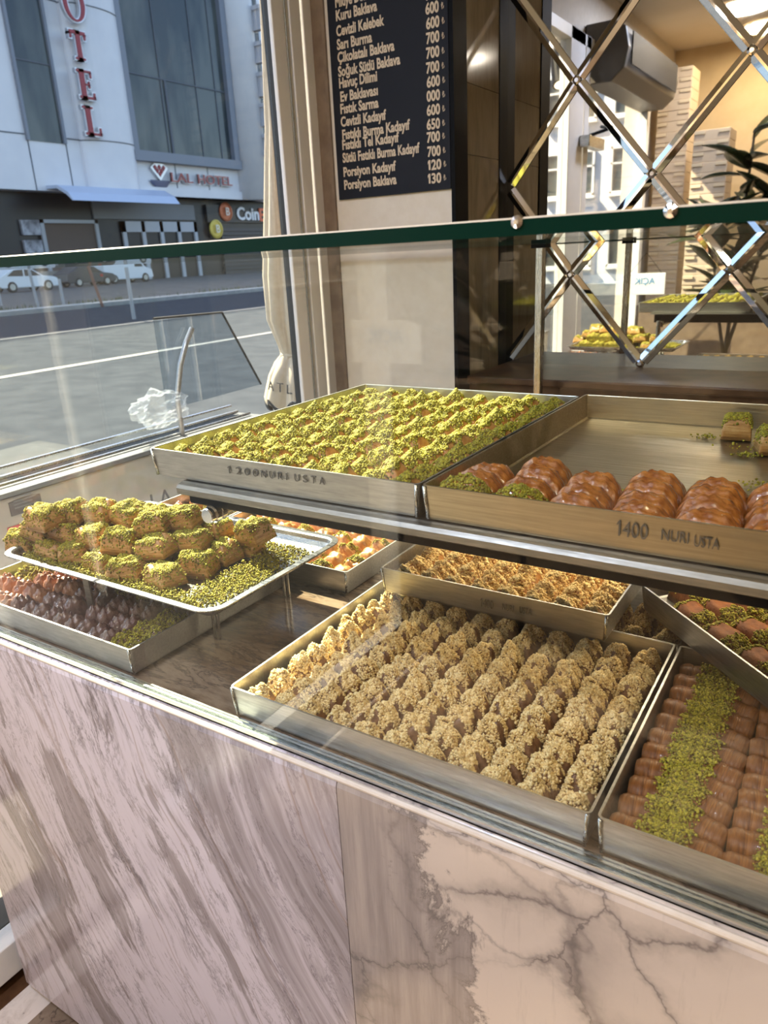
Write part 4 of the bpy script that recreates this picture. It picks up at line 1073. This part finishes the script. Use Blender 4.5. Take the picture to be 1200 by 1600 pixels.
world_mesh('name_plate', *box(XCt, XCt + 0.003, qa[1], qb[1], qa[2] - 0.012, qb[2] + 0.012), mat('plate_grey', (0.045, 0.05, 0.055), 0.5), CA)
world_mesh('plate_lettering', *join(*[box(XCt + 0.003, XCt + 0.0034, qa[1] + 0.012, qb[1] - 0.014 - 0.01 * (k % 2), qa[2] + 0.004 + 0.009 * k, qa[2] + 0.0075 + 0.009 * k) for k in range(4)]), mat('plate_print', (0.16, 0.17, 0.18), 0.5), CA)
qa = at(14, 838, x=XCt); qb = at(62, 815, x=XCt)
bd = world_mesh('red_badge', *box(XCt, XCt + 0.003, qa[1], qb[1], qa[2], qb[2] + 0.012), mat('badge_red', (0.42, 0.03, 0.035), 0.45), CA)
world_mesh('badge_emblem', *lathe([(0.012, 0), (0.012, 0.002), (0.008, 0.003), (0.004, 0.005)], 20, (XCt + 0.003, (qa[1] + qb[1]) / 2, (qa[2] + qb[2]) / 2 + 0.006), 'x'), M_['chrome'], bd)
qa = at(236, 800, x=XCt); me = text_mesh('cart_lettering', 'LA', 0.075, M_['black_ink'], 1.0, 0.0005)
link('cart_lettering', me, Vector((XCt + 0.001, qa[1], 0.905)) - CA.location, CA, (math.radians(90), 0, math.radians(90)))
# hood: end panel of tinted glass with a bent chrome tube
tint = pane_material('smoked_glass', (0.72, 0.77, 0.82), 0.09)
ep = [at(262, 640, x=-1.82)[1:], at(408, 600, x=-1.82)[1:], at(347, 488, x=-1.82)[1:], at(240, 498, x=-1.82)[1:]]
world_mesh('hood_panel', *prism([(p[0], max(p[1], 1.092)) for p in ep], -1.824, -1.818, 'x'), tint, CA)
world_mesh('hood_edge', *tube([(-1.821, ep[3][0], ep[3][1]), (-1.821, ep[2][0], ep[2][1]), (-1.821, ep[1][0], max(ep[1][1], 1.095))], 0.004, 8), M_['gasket'], CA)
tp = [at(300, 513, x=-1.80), at(291, 535, x=-1.80), at(282, 570, x=-1.80), at(277, 622, x=-1.80)]
world_mesh('bent_tube', *tube([tuple(p) for p in tp], 0.0085, 12), M_['alu'], CA)
world_mesh('tube_foot', *tube([tuple(tp[-1]), (tp[-1][0], tp[-1][1], 1.09)], 0.0085, 12), M_['alu'], CA)

# crumpled plastic bag on the cart
bag = at(268, 665, x=-1.78)
bm = bmesh.new(); bmesh.ops.create_icosphere(bm, subdivisions=4, radius=1.0)
for v_ in bm.verts:
    n_ = v_.co.normalized(); k = 1 + 0.35 * mnoise.noise(n_ * 2.0) + 0.30 * abs(mnoise.noise(n_ * 4.5)) + 0.10 * mnoise.noise(n_ * 9)
    v_.co = Vector((n_.x * 0.055, n_.y * 0.085, n_.z * 0.052)) * k
me = bpy.data.meshes.new('plastic_bag'); bm.to_mesh(me); bm.free()
bagm = bpy.data.materials.new('clear_plastic'); bagm.use_nodes = True; t = bagm.node_tree; b_ = t.nodes['Principled BSDF']
b_.inputs['Base Color'].default_value = (0.85, 0.9, 0.95, 1); b_.inputs['Roughness'].default_value = 0.12
tr = t.nodes.new('ShaderNodeBsdfTransparent'); mx = t.nodes.new('ShaderNodeMixShader'); mx.inputs[0].default_value = 0.26
t.links.new(tr.outputs[0], mx.inputs[1]); t.links.new(b_.outputs[0], mx.inputs[2]); t.links.new(mx.outputs[0], t.nodes['Material Output'].inputs[0])
me.materials.append(bagm)
zmin = min(v_.co.z for v_ in me.vertices)
o = link('plastic_bag', me, (-1.815, bag[1], 1.1255 - zmin)); tag(o, 'crumpled clear plastic bag lying on top of the street cart', 'bag')

# ------------------------------------------------------------------ street
def ground_z(x): 
    return 0.08 if x > -2 else (0.08 + (0.2 - 0.08) * (-2 - x) / 8 if x > -10 else (0.2 + 0.3 * (-10 - x) / 14 if x > -24 else 0.5))
def strip_mesh(xs, y0, y1, dz=0.0, thick=0.05):
    V, F = [], []
    for x in xs:
        z = ground_z(x) + dz; V += [(x, y0, z), (x, y1, z), (x, y0, z - thick), (x, y1, z - thick)]
    n = len(xs)
    for i in range(n - 1):
        a_, b_ = i * 4, (i + 1) * 4; F += [(a_, a_ + 1, b_ + 1, b_), (a_ + 2, b_ + 2, b_ + 3, a_ + 3), (a_, b_, b_ + 2, a_ + 2), (a_ + 1, a_ + 3, b_ + 3, b_ + 1)]
    F += [(0, 2, 3, 1), (4 * n - 4, 4 * n - 3, 4 * n - 1, 4 * n - 2)]
    return V, F
asph = mottled('asphalt', (0.044, 0.050, 0.060), (0.058, 0.065, 0.076), 0.9, 3, Specular_IOR_Level=0.0)
pave = mottled('paving_stone', (0.06, 0.052, 0.042), (0.09, 0.08, 0.062), 0.7, 4)
lot = mottled('lot_gravel', (0.13, 0.122, 0.11), (0.18, 0.17, 0.155), 0.9, 1.5, Specular_IOR_Level=0.0)
line = mottled('road_paint', (0.10, 0.10, 0.105), (0.13, 0.13, 0.135), 0.7, 8)
struct('pavement', strip_mesh([-1.6, -2, -3.4], -30, 40), pave)
struct('road', strip_mesh([-3.4, -6, -10, -15, -22], -40, 110, -0.03), asph)
struct('road_line', [strip_mesh([-10.52, -10.70], -40, 110, -0.022, 0.01), strip_mesh([-15.6, -15.85], -40, 110, -0.022, 0.01)], line)
q = at(0, 700, z=0.13); 
struct('crossing_mark', strip_mesh([-5.6, -6.4], 0.4, 3.3, -0.022, 0.01), mottled('worn_crossing_paint', (0.075, 0.08, 0.085), (0.10, 0.105, 0.11), 0.9, 3, Specular_IOR_Level=0.0))
struct('kerb', strip_mesh([-22, -22.8], -40, 110, 0.10, 0.3), mottled('kerb_stone', (0.27, 0.26, 0.24), (0.34, 0.33, 0.30), 0.85, 4))
struct('parking_lot', strip_mesh([-22.8, -24, -30, -66], -40, 110, 0.0), lot)
# verge grass
P = []; V, F = [], []
rg = random.Random(12)
for k in range(1600):
    x = -23.2 + rg.gauss(0, 0.35); y = rg.uniform(4, 28); h = rg.uniform(0.05, 0.22); a_ = rg.uniform(0, 6.28); i0 = len(V); w_ = 0.03
    if mnoise.noise(Vector((y * 0.4, x, 0))) < -0.05: continue
    zg = ground_z(x) + 0.0
    V += [(x - w_ * math.cos(a_), y - w_ * math.sin(a_), zg), (x + w_ * math.cos(a_), y + w_ * math.sin(a_), zg), (x + rg.uniform(-0.08, 0.08), y + rg.uniform(-0.08, 0.08), zg + h)]
    F.append((i0, i0 + 1, i0 + 2))
o = world_mesh('verge_grass', V, F, mat('verge_green', (0.10, 0.11, 0.045), 0.8)); tag(o, 'dry grass tufts along the far kerb of the street', 'grass', kind='stuff')
# fence posts
wp = mat('white_post', (0.35, 0.35, 0.35), 0.6); bp = mat('rusty_post', (0.22, 0.10, 0.07), 0.7)
for k, (px, py, hh, lean, mm, lab) in enumerate(((2, 478, 2.2, 0.0, wp, 'white fence post at the left picture edge by the lot'), (60, 480, 1.5, -0.1, wp, 'white fence post in front of the white car'), (160, 476, 1.5, -0.35, bp, 'rusty leaning fence post in front of the van'),
                                                 (208, 488, 1.3, 0.0, wp, 'short white fence post right of the rusty post'), (100, 478, 0.9, 0.0, wp, 'thin white stake between the car and the rusty post'))):
    q = at(px, py, z=0.5); 
    o = world_mesh('fence_post', *tube([(q[0], q[1], ground_z(q[0]) - 0.02), (q[0], q[1] + lean, ground_z(q[0]) + hh)], 0.05, 8), mm); tag(o, lab, 'post')

# rubble wall behind the cars
m = mottled('rubble_stone', (0.20, 0.185, 0.16), (0.30, 0.28, 0.25), 0.9, 1.2, 0.6, 0.1)
q0 = at(-20, 430, x=-59); q1 = at(140, 430, x=-59)
o = world_mesh('rubble_wall', *box(-59.6, -59, q0[1] - 6, q1[1], 0.45, 1.75), m, bevel=0.05); tag(o, 'low pale rubble wall behind the parked cars', 'wall')

# vehicles
carpaint = mat('white_car_paint', (0.75, 0.75, 0.76), 0.25, 0.0, Coat_Weight=0.6)
darkglass = mat('car_glass', (0.03, 0.035, 0.04), 0.08)
tyre = mat('tyre', (0.02, 0.02, 0.02), 0.8)
def vehicle(name, label, cat, cx, cyf, zg, L, Wd, body, glasses, paint, wheels, wr, sgn=1):
    """side profile in (along, up); front at cyf, body runs back along -y*sgn"""
    e = empty(name, (cx, cyf - sgn * L / 2, zg)); tag(e, label, cat)
    tr_ = lambda pts: [(cyf - sgn * p[0], zg + p[1]) for p in pts]
    world_mesh('body', *prism(tr_(body), cx - Wd / 2, cx + Wd / 2, 'x'), paint, e, bevel=0.06)
    for gpts in glasses:
        world_mesh('side_window', *prism(tr_(gpts), cx + Wd / 2 - 0.02, cx + Wd / 2 + 0.006, 'x'), darkglass, e)
        world_mesh('side_window', *prism(tr_(gpts), cx - Wd / 2 - 0.006, cx - Wd / 2 + 0.02, 'x'), darkglass, e)
    for wx in wheels:
        for s in (-1, 1):
            xc = cx + s * (Wd / 2 - 0.09)
            w_ = world_mesh('wheel', *lathe([(wr * 0.8, -0.11), (wr, -0.09), (wr, 0.09), (wr * 0.8, 0.11)], 24, (xc, cyf - sgn * wx, zg + wr), 'x'), tyre, e)
            world_mesh('hub_cap', *lathe([(wr * 0.6, -0.125), (wr * 0.62, 0.0), (wr * 0.6, 0.125)], 16, (xc, cyf - sgn * wx, zg + wr), 'x'), M_['alu'], w_)
    return e
zl = 0.5
f_ = at(84, 456, x=-48.0)
carb = [(0, 0.35), (0.02, 0.65), (0.25, 0.85), (1.15, 0.98), (1.9, 1.42), (2.3, 1.48), (3.3, 1.46), (4.1, 1.05), (4.35, 0.95), (4.4, 0.4), (4.2, 0.28), (0.2, 0.25)]
e = vehicle('parked_car', 'white car parked at the left edge of the lot', 'car', -48.0, f_[1], zl, 4.4, 1.8, carb, [[(1.35, 0.98), (1.95, 1.36), (2.5, 1.40), (2.5, 0.98)], [(2.6, 0.98), (2.6, 1.40), (3.2, 1.38), (3.75, 1.02)]], carpaint, (0.9, 3.5), 0.34)
f_ = at(163, 440, x=-53.5); g_ = at(230, 440, x=-53.5); Lv = 5.0
vanb = [(0, 0.4), (0.02, 1.2), (0.05, 1.85), (0.2, 2.0), (3.6, 2.0), (4.2, 1.25), (4.9, 1.0), (5.0, 0.4), (4.8, 0.3), (0.15, 0.3)]
e = vehicle('parked_van', 'white van parked in the lot in front of the hotel', 'van', -53.5, at(230, 440, x=-53.5)[1], zl, Lv, 1.9, [(5.0 - a_, b_) for a_, b_ in vanb][::-1], [[(1.0, 1.25), (1.45, 1.8), (1.9, 1.8), (1.9, 1.25)]], carpaint, (0.9, 4.1), 0.36)
e2 = vehicle('parked_car', 'dark grey car parked in the shade behind the white van', 'car', -50.8, at(172, 441, x=-50.8)[1], zl, 4.2, 1.75, carb, [[(1.35, 0.98), (1.95, 1.36), (2.5, 1.40), (2.5, 0.98)]], mat('dark_car_paint', (0.05, 0.05, 0.055), 0.3), (0.9, 3.4), 0.33)
world_mesh('tail_light', *box(-49.93, -49.9, at(158, 424, x=-49.9)[1] - 0.12, at(158, 424, x=-49.9)[1] + 0.12, 1.15, 1.35), mat('tail_red', (0.4, 0.03, 0.02), 0.3), e2)

# hotel across the street
XH = -62.0
hy = lambda px, py: at(px, py, x=XH)[1]
hz = lambda px, py: at(px, py, x=XH)[2]
HB = empty('hotel_building', (XH - 4, hy(230, 250), 0.5)); tag(HB, 'pale blue panelled hotel with curved column across the street', 'building')
panel = mat('facade_panel', (0.56, 0.59, 0.66), 0.35); g = NG(panel)
f = g.noise(g.coord('Object'), 0.5, 4); g.color(g.ramp(f, [(0.3, (0.66, 0.645, 0.66)), (0.7, (0.73, 0.71, 0.71))]))
framem = mat('facade_frame', (0.20, 0.215, 0.25), 0.4)
hglass = mat('facade_glass', (0.055, 0.070, 0.078), 0.06); g = NG(hglass)
f = g.noise(g.coord('Object', (1, 0.35, 0.12)), 0.9, 3); g.color(g.ramp(f, [(0.4, (0.035, 0.045, 0.05)), (0.6, (0.10, 0.11, 0.10))]))
seam = mat('facade_seam', (0.10, 0.11, 0.13), 0.6)
ya, ye = hy(0, 120) - 14, hy(395, 250)
zf0 = (hz(245, 303) + hz(390, 316)) / 2; ztop = 52.0
world_mesh('wall', *box(XH - 14, XH, ya, ye, zf0, ztop), panel, HB)
yl0, yl1 = hy(26, 120), hy(80, 120); zl0 = hz(70, 222)
world_mesh('window_band', *box(XH - 0.02, XH + 0.06, yl0, yl1, zl0, ztop - 2), hglass, HB)
world_mesh('window_frame', *join(box(XH, XH + 0.3, yl0 - 0.25, yl0, zl0, ztop - 2), box(XH, XH + 0.3, yl1, yl1 + 0.25, zl0, ztop - 2)), framem, HB)
ym0, ym1 = hy(207, 200), hy(356, 200); zm0 = hz(290, 244)
world_mesh('window_band', *box(XH - 0.02, XH + 0.06, ym0, ym1, zm0, ztop - 2), hglass, HB)
world_mesh('window_frame', *join(box(XH, XH + 0.6, ym0 - 0.8, ym0, zm0 - 0.8, ztop - 2), box(XH, XH + 0.6, ym1, ym1 + 0.8, zm0 - 0.8, ztop - 2), box(XH, XH + 0.8, ym0 - 0.8, ym1 + 0.8, zm0 - 0.9, zm0)), framem, HB)
zs = [hz(250, 125), hz(205, 10) + 1.0]
mul = [box(XH + 0.06, XH + 0.16, ym0, ym1, z_, z_ + 0.12) for z_ in (zs[0], zs[0] + 11, zs[0] + 22)]
ymid = hy(266, 220)
mul += [box(XH + 0.06, XH + 0.2, ymid, ymid + 0.25, zm0, zs[0])] + [box(XH + 0.06, XH + 0.14, y_, y_ + 0.1, zm0, ztop - 2) for y_ in (hy(245, 100), hy(300, 100), hy(330, 100))]
mul += [box(XH + 0.06, XH + 0.14, yl0, yl1, hz(60, 100), hz(60, 100) + 0.1), box(XH + 0.06, XH + 0.14, yl0, yl1, hz(60, 100) + 11, hz(60, 100) + 11.1)]
world_mesh('mullion', *join(*mul), seam, HB)
# curved column
yc0, yc1 = hy(112, 150), hy(196, 150); ycm = (yc0 + yc1) / 2; rc = (yc1 - yc0) / 2
pts = [(ycm + rc * math.cos(math.pi * k / 16), XH + 0.0 + 1.3 * math.sin(math.pi * k / 16)) for k in range(17)]
V, F = [], []
for z_ in (zf0, ztop):
    V += [(x_, y_, z_) for y_, x_ in pts]
n = len(pts); F = [tuple(range(n - 1, -1, -1)), tuple(range(n, 2 * n))] + [(i, i + 1, i + 1 + n, i + n) for i in range(n - 1)] + [(n - 1, 0, n, 2 * n - 1)]
world_mesh('curved_column', V, F, panel, HB, False)
sm = []
for z_ in (hz(170, 225), hz(170, 225) + 10.6, hz(170, 225) + 21):
    for k in range(16):
        a_, b_ = pts[k], pts[k + 1]
        sm.append(tube([(a_[1] + 0.02, a_[0], z_), (b_[1] + 0.02, b_[0], z_)], 0.05, 5))
    sm += [box(XH, XH + 0.04, ya, yc0, z_, z_ + 0.1)]
sm += [box(XH, XH + 0.04, y_, y_ + 0.09, zf0, zm0) for y_ in (hy(275, 280), hy(325, 280), hy(375, 280))] + [box(XH, XH + 0.04, y_, y_ + 0.09, zf0, zl0) for y_ in (hy(50, 260), hy(108, 260))]
world_mesh('panel_seam', *join(*sm), seam, HB)
# slim right column and dark strip windows beyond
world_mesh('slim_column', *tube([(XH, hy(383, 200), zf0), (XH, hy(383, 200), ztop)], 2.0, 16), panel, HB, True)
ys0, ys1 = hy(399, 200), hy(422, 200)
world_mesh('far_wall', *box(XH - 14, XH - 0.5, ye, ye + 30, zf0, ztop), mat('far_facade', (0.72, 0.74, 0.78), 0.4), HB)
world_mesh('window_band', *box(XH - 0.6, XH - 0.42, ys0, ys1, hz(412, 258), ztop - 2), hglass, HB)
# ground floor
dark = mat('shop_dark', (0.012, 0.012, 0.014), 0.35); grey = mat('shop_grey', (0.16, 0.165, 0.17), 0.45)
world_mesh('ground_floor', *box(XH - 14, XH - 1.5, ya, ye + 30, 0.45, zf0), dark, HB)
world_mesh('fascia', *join(box(XH - 1.5, XH + 0.3, hy(217, 300), ye, zf0, zf0 + 0.8)), panel, HB)
yd0, yd1 = hy(206, 370), hy(322, 370); zd1 = hz(260, 345)
door = world_mesh('sliding_door', *join(*([box(XH - 1.5, XH - 1.2, y_, y_ + 0.45, 0.5, zd1) for y_ in np.linspace(yd0, yd1 - 0.45, 5)] + [box(XH - 1.5, XH - 1.2, yd0, yd1, zd1 - 1.0, zd1)])), mat('door_frame_silver', (0.42, 0.43, 0.45), 0.4), HB)
world_mesh('door_glass', *box(XH - 1.5, XH - 1.4, yd0, yd1, 0.5, zd1), dark, door)
world_mesh('upper_panel', *box(XH - 1.5, XH - 1.3, yd0 - 3, yd1, zd1 + 0.2, zf0 - 0.6), grey, HB)
world_mesh('brown_shop_window', *box(XH - 1.5, XH - 1.3, hy(80, 370), hy(165, 370), 0.5, hz(120, 345)), mat('brown_blind', (0.11, 0.075, 0.055), 0.6), HB)
fy0, fy1, fz1 = hy(77, 360), hy(167, 360), hz(120, 342)
world_mesh('shop_window_frame', *join(box(XH - 1.3, XH - 1.1, fy0, fy0 + 0.35, 0.5, fz1), box(XH - 1.3, XH - 1.1, fy1 - 0.35, fy1, 0.5, fz1), box(XH - 1.3, XH - 1.1, fy0, fy1, fz1 - 0.3, fz1)), mat('frame_lightgrey', (0.36, 0.37, 0.38), 0.5), HB)
for k, (pa, pb, pc2, pd) in enumerate(((45, 75, 342, 366), (50, 78, 374, 395))):
    world_mesh('poster', *box(XH - 1.5, XH - 1.2, hy(pa, pc2), hy(pb, pc2), hz(60, pd), hz(60, pc2)), mottled('pale_poster', (0.10, 0.10, 0.11), (0.42, 0.42, 0.44), 0.5, 1.4), HB)
# barrel canopy over the entrance
cy0, cy1 = hy(75, 305), hy(243, 312); zc1 = hz(100, 290); zc0 = hz(150, 320)
ca = [(XH - 1.0, zc1), (XH + 1.5, zc1 - 0.15), (XH + 2.8, zc1 - 0.8), (XH + 3.4, zc0), (XH + 3.2, zc0), (XH + 2.6, zc1 - 1.0), (XH + 1.4, zc1 - 0.4), (XH - 1.0, zc1 - 0.3)]
world_mesh('barrel_canopy', *prism(ca, cy0, cy1, 'y'), mat('canopy_sheet', (0.50, 0.56, 0.68), 0.3), HB)
# vertical hotel sign
red = mat('sign_red', (0.30, 0.022, 0.03), 0.35); silver = mat('sign_rim', (0.70, 0.70, 0.72), 0.3, 0.6)
HS = empty('hotel_sign', (XH + 1.4, ycm, hz(140, 215))); tag(HS, 'vertical red hotel letters with silver rims on the curved column', 'sign')
def big_letter(ch, cx_, cy_, hpx):
    c = at(cx_, cy_, x=XH + 1.35); tpt = at(cx_, cy_ - hpx / 2, x=XH + 1.35); bpt = at(cx_, cy_ + hpx / 2, x=XH + 1.35)
    hh = tpt[2] - bpt[2]
    for nm_, mm, off, ex_, dx in (('letter_rim', silver, 0.055, 0.18, 0.0), ('letter', red, 0.0, 0.22, 0.05)):
        me = text_mesh(nm_, ch, hh * 1.36, mm, 1.0, ex_, off * hh * 0.9, 'CENTER')
        o = link(nm_, me, Vector((XH + 1.42 + dx, c[1], bpt[2])) - HS.location, HS, (math.radians(90), 0, math.radians(90)))
        # slab serifs
    sv = []
    return hh, c, bpt
def serif_bars(c, hh, bpt, bars):
    parts_r, parts_s = [], []
    for (y0_, y1_, z0_, z1_) in bars:
        parts_s.append(box(XH + 1.24, XH + 1.60, c[1] + (y0_ - 0.05) * hh, c[1] + (y1_ + 0.05) * hh, bpt[2] + (z0_ - 0.035) * hh, bpt[2] + (z1_ + 0.035) * hh))
        parts_r.append(box(XH + 1.30, XH + 1.69, c[1] + y0_ * hh, c[1] + y1_ * hh, bpt[2] + z0_ * hh, bpt[2] + z1_ * hh))
    world_mesh('letter_rim', *join(*parts_s), silver, HS); world_mesh('letter', *join(*parts_r), red, HS)
def dims(cx_, cy_, hpx):
    c = at(cx_, cy_, x=XH + 1.35); t_ = at(cx_, cy_ - hpx / 2, x=XH + 1.35); b_ = at(cx_, cy_ + hpx / 2, x=XH + 1.35); return c, t_[2] - b_[2], b_
c, hh, bpt = dims(120, 72, 44); serif_bars(c, hh, bpt, [(-0.10, 0.10, 0, 1), (-0.36, 0.36, 0.88, 1), (-0.36, -0.28, 0.72, 0.9), (0.28, 0.36, 0.72, 0.9), (-0.22, 0.22, 0, 0.08)])
c, hh, bpt = dims(131, 133, 44); serif_bars(c, hh, bpt, [(-0.24, -0.02, 0, 1), (-0.34, 0.30, 0.91, 1), (-0.34, 0.36, 0, 0.09), (0.24, 0.31, 0.75, 0.95), (0.29, 0.37, 0.02, 0.24), (-0.05, 0.18, 0.47, 0.54), (0.13, 0.19, 0.38, 0.63)])
c, hh, bpt = dims(141, 190, 44); serif_bars(c, hh, bpt, [(-0.24, -0.02, 0, 1), (-0.36, 0.10, 0.92, 1), (-0.36, 0.36, 0, 0.09), (0.29, 0.37, 0.02, 0.28)])
c, hh, bpt = dims(104, -58, 50); serif_bars(c, hh, bpt, [(-0.30, -0.12, 0, 1), (0.12, 0.30, 0, 1), (-0.12, 0.12, 0.46, 0.55), (-0.38, -0.04, 0, 0.08), (0.04, 0.38, 0, 0.08), (-0.38, -0.04, 0.92, 1), (0.04, 0.38, 0.92, 1)])
c, hh, bpt = dims(112, 6, 56)
for rr_o, rr_i, x0_, x1_, mm, nm_ in ((0.44, 0.20, 1.24, 1.60, silver, 'letter_rim'), (0.39, 0.25, 1.30, 1.69, red, 'letter')):
    V, F = [], []; n = 32
    for x_ in (x0_, x1_):
        for k in range(n):
            a_ = 2 * math.pi * k / n; V.append((XH + x_, c[1] + rr_o * hh * math.cos(a_), c[2] + (0.5 if nm_ == 'letter' else 0.53) * hh * math.sin(a_)))
        for k in range(n):
            a_ = 2 * math.pi * k / n; V.append((XH + x_, c[1] + rr_i * hh * math.cos(a_), c[2] + (0.44 if nm_ == 'letter' else 0.41) * hh * math.sin(a_)))
    for k in range(n):
        k2 = (k + 1) % n
        F += [(k, k2, n + k2, n + k), (2 * n + k, 3 * n + k, 3 * n + k2, 2 * n + k2), (k, 2 * n + k, 2 * n + k2, k2), (n + k, n + k2, 3 * n + k2, 3 * n + k)]
    world_mesh(nm_, V, F, mm, HS)
# name sign over the entrance
NS = empty('name_sign', (XH + 0.4, hy(310, 285), hz(310, 290))); tag(NS, 'red raised lettering beside a diamond emblem above the hotel entrance', 'sign')
def serif_word(s, px0, py0, px1, hpx):
    a_ = at(px0, py0, x=XH + 0.35); b_ = at(px1, py0 + 0.095 * (px1 - px0), x=XH + 0.35); t_ = at(px0, py0 - hpx, x=XH + 0.35)
    hh_ = (t_[2] - a_[2])
    for nm_, mm, off, dx in (('word_rim', silver, 0.06, 0.0), ('word', mat('word_red', (0.33, 0.07, 0.06), 0.4), 0.015, 0.07)):
        me = text_mesh(nm_, s, hh_ * 1.38, mm, 1.0, 0.1, off * hh_)
        mn = min(v_.co.x for v_ in me.vertices); wd = max(v_.co.x for v_ in me.vertices) - mn; k = (b_[1] - a_[1]) / wd
        for v_ in me.vertices: v_.co.x = (v_.co.x - mn) * k
        link(nm_, me, Vector((XH + 0.35 + dx, a_[1], a_[2])) - NS.location, NS, (math.radians(90), 0, math.radians(90)))
serif_word('LAL', 267, 284, 301, 15); serif_word('HOTEL', 309, 287, 362, 15)
dy0, dy1 = hy(232, 262), hy(259, 265); dzt, dzm, dzb = hz(245, 256), hz(245, 263), hz(247, 283)
ym_ = (dy0 + dy1) / 2
world_mesh('diamond_rim', *prism([(dy0, dzm), (dy0 + 0.25 * (dy1 - dy0), dzt), (dy1 - 0.25 * (dy1 - dy0), dzt), (dy1, dzm), (ym_, dzb)], XH + 0.1, XH + 0.3, 'x'), silver, NS)
dcell = []
for (fx, fz) in ((0.25, 0.78), (0.5, 0.80), (0.75, 0.78), (0.36, 0.60), (0.62, 0.60), (0.5, 0.42)):
    cy_ = dy0 + fx * (dy1 - dy0); cz_ = dzb + fz * (dzt - dzb); s_ = 0.10 * (dy1 - dy0)
    dcell.append(prism([(cy_ - s_, cz_), (cy_, cz_ + s_), (cy_ + s_, cz_), (cy_, cz_ - s_ * 1.3)], XH + 0.3, XH + 0.36, 'x'))
world_mesh('diamond_facet', *join(*dcell), red, NS)
zr_ = hz(247, 284)
world_mesh('emblem_dish', *[(lambda VF: ([(XH + 0.2 + 0.1 * (p[0]), ym_ + p[1], zr_ + p[2]) for p in VF[0]], VF[1]))(lathe([(0.35 * (dy1 - dy0), -0.5), (0.58 * (dy1 - dy0), 0.0), (0.58 * (dy1 - dy0), 0.12), (0.3 * (dy1 - dy0), -0.1)], 24))][0], mat('dish_blue', (0.10, 0.11, 0.18), 0.3), NS)
# side letters on the slim column, seen edge on
SS = empty('blade_sign', (XH + 1.0, hy(381, 130), hz(385, 245))); tag(SS, 'thin row of raised letters seen edge on along the slim column', 'sign')
for k, (pa, pb) in enumerate(((18, 55), (72, 104), (118, 155), (165, 200), (212, 246))):
    z1_, z0_ = hz(380, pa), hz(380, pb); yy_ = hy(377 + 4 * k, (pa + pb) / 2)
    world_mesh('letter', *join(box(XH + 0.9, XH + 2.9, yy_ - 0.15, yy_ + 0.15, z0_, z1_), box(XH + 0.9, XH + 2.9, yy_ - 0.35, yy_ + 0.35, z0_, z0_ + 0.4), box(XH + 0.9, XH + 2.9, yy_ - 0.35, yy_ + 0.35, z1_ - 0.4, z1_)), mat('blade_silver', (0.45, 0.45, 0.48), 0.4), SS)
# exchange shop sign
XS = empty('exchange_sign', (XH - 1.0, hy(400, 335), hz(400, 345))); tag(XS, 'black shop fascia with white and orange lettering beside the curtain', 'sign')
world_mesh('sign_panel', *box(XH - 1.5, XH - 1.1, hy(335, 335), ye + 25, hz(400, 347), zf0 - 0.5), dark, XS)
world_mesh('shutter', *join(*[box(XH - 1.5, XH - 1.15, hy(362, 400), ye + 25, z_, z_ + 0.34) for z_ in np.arange(0.5, hz(400, 350) - 0.5, 0.42)]), mat('shutter_dark', (0.035, 0.037, 0.042), 0.4), XS)
def shop_word(s, px0, px1, py, hpx, mm):
    a_ = at(px0, py, x=XH - 1.0); b_ = at(px1, py, x=XH - 1.0); t_ = at(px0, py - hpx, x=XH - 1.0); hh_ = t_[2] - a_[2]
    me = text_mesh('shop_lettering', s, hh_ * 1.38, mm, 1.0, 0.06, 0.035 * hh_)
    mn = min(v_.co.x for v_ in me.vertices); wd = max(v_.co.x for v_ in me.vertices) - mn; k = (b_[1] - a_[1]) / wd
    for v_ in me.vertices: v_.co.x = (v_.co.x - mn) * k
    link('shop_lettering', me, Vector((XH - 1.0, a_[1], a_[2])) - XS.location, XS, (math.radians(90), 0, math.radians(90)))
shop_word('Coin', 371, 405, 343, 20, mat('sign_white', (0.80, 0.80, 0.82), 0.4)); shop_word('EX', 406, 428, 345, 20, mat('sign_orange', (0.75, 0.13, 0.04), 0.4))
for px, py, cc_ in ((353, 331, (0.42, 0.11, 0.04)), (338, 358, (0.55, 0.42, 0.07))):
    q = at(px, py, x=XH - 1.0)
    coin = world_mesh('coin_disc', *lathe([(1.0, 0), (1.0, 0.15), (0.8, 0.2), (0.78, 0.14)], 28, (XH - 1.1, q[1], q[2]), 'x'), mat('coin', cc_, 0.35, 0.3), XS)
    me = text_mesh('coin_mark', 'B', 1.2, mat('coin_mark', (0.8, 0.75, 0.65), 0.4), 1.0, 0.03, 0.0, 'CENTER')
    link('coin_mark', me, Vector((0.26, 0, 0.62)), coin, (math.radians(90), 0, math.radians(90)))

# pale apartment house along the street (seen in the mirror through the door glass)
AP = empty('apartment_building', (-9.0, -26, 0.1)); tag(AP, 'white plastered apartment house reflected in the wall mirror', 'building')
world_mesh('wall', *box(-16, -4.0, -36, -26, 0.0, 16), mat('white_plaster', (0.70, 0.72, 0.76), 0.7), AP)
for i in range(9):
    for j in range(5):
        x = -15.4 + 1.3 * i; z = 0.8 + 2.6 * j
        w_ = world_mesh('window', *join(box(x, x + 0.08, -26.0, -25.9, z, z + 1.6), box(x + 0.62, x + 0.70, -26.0, -25.9, z, z + 1.6), box(x, x + 0.7, -26.0, -25.9, z + 1.52, z + 1.6), box(x, x + 0.7, -26, -25.9, z, z + 0.08), box(x, x + 0.7, -26, -25.9, z + 1.0, z + 1.06), box(x - 0.05, x + 0.75, -26, -25.8, z - 0.1, z)), mat('white_joinery', (0.8, 0.8, 0.8), 0.5), AP)
        world_mesh('window_pane', *box(x, x + 0.7, -26.0, -25.97, z, z + 1.6), hglass, w_)
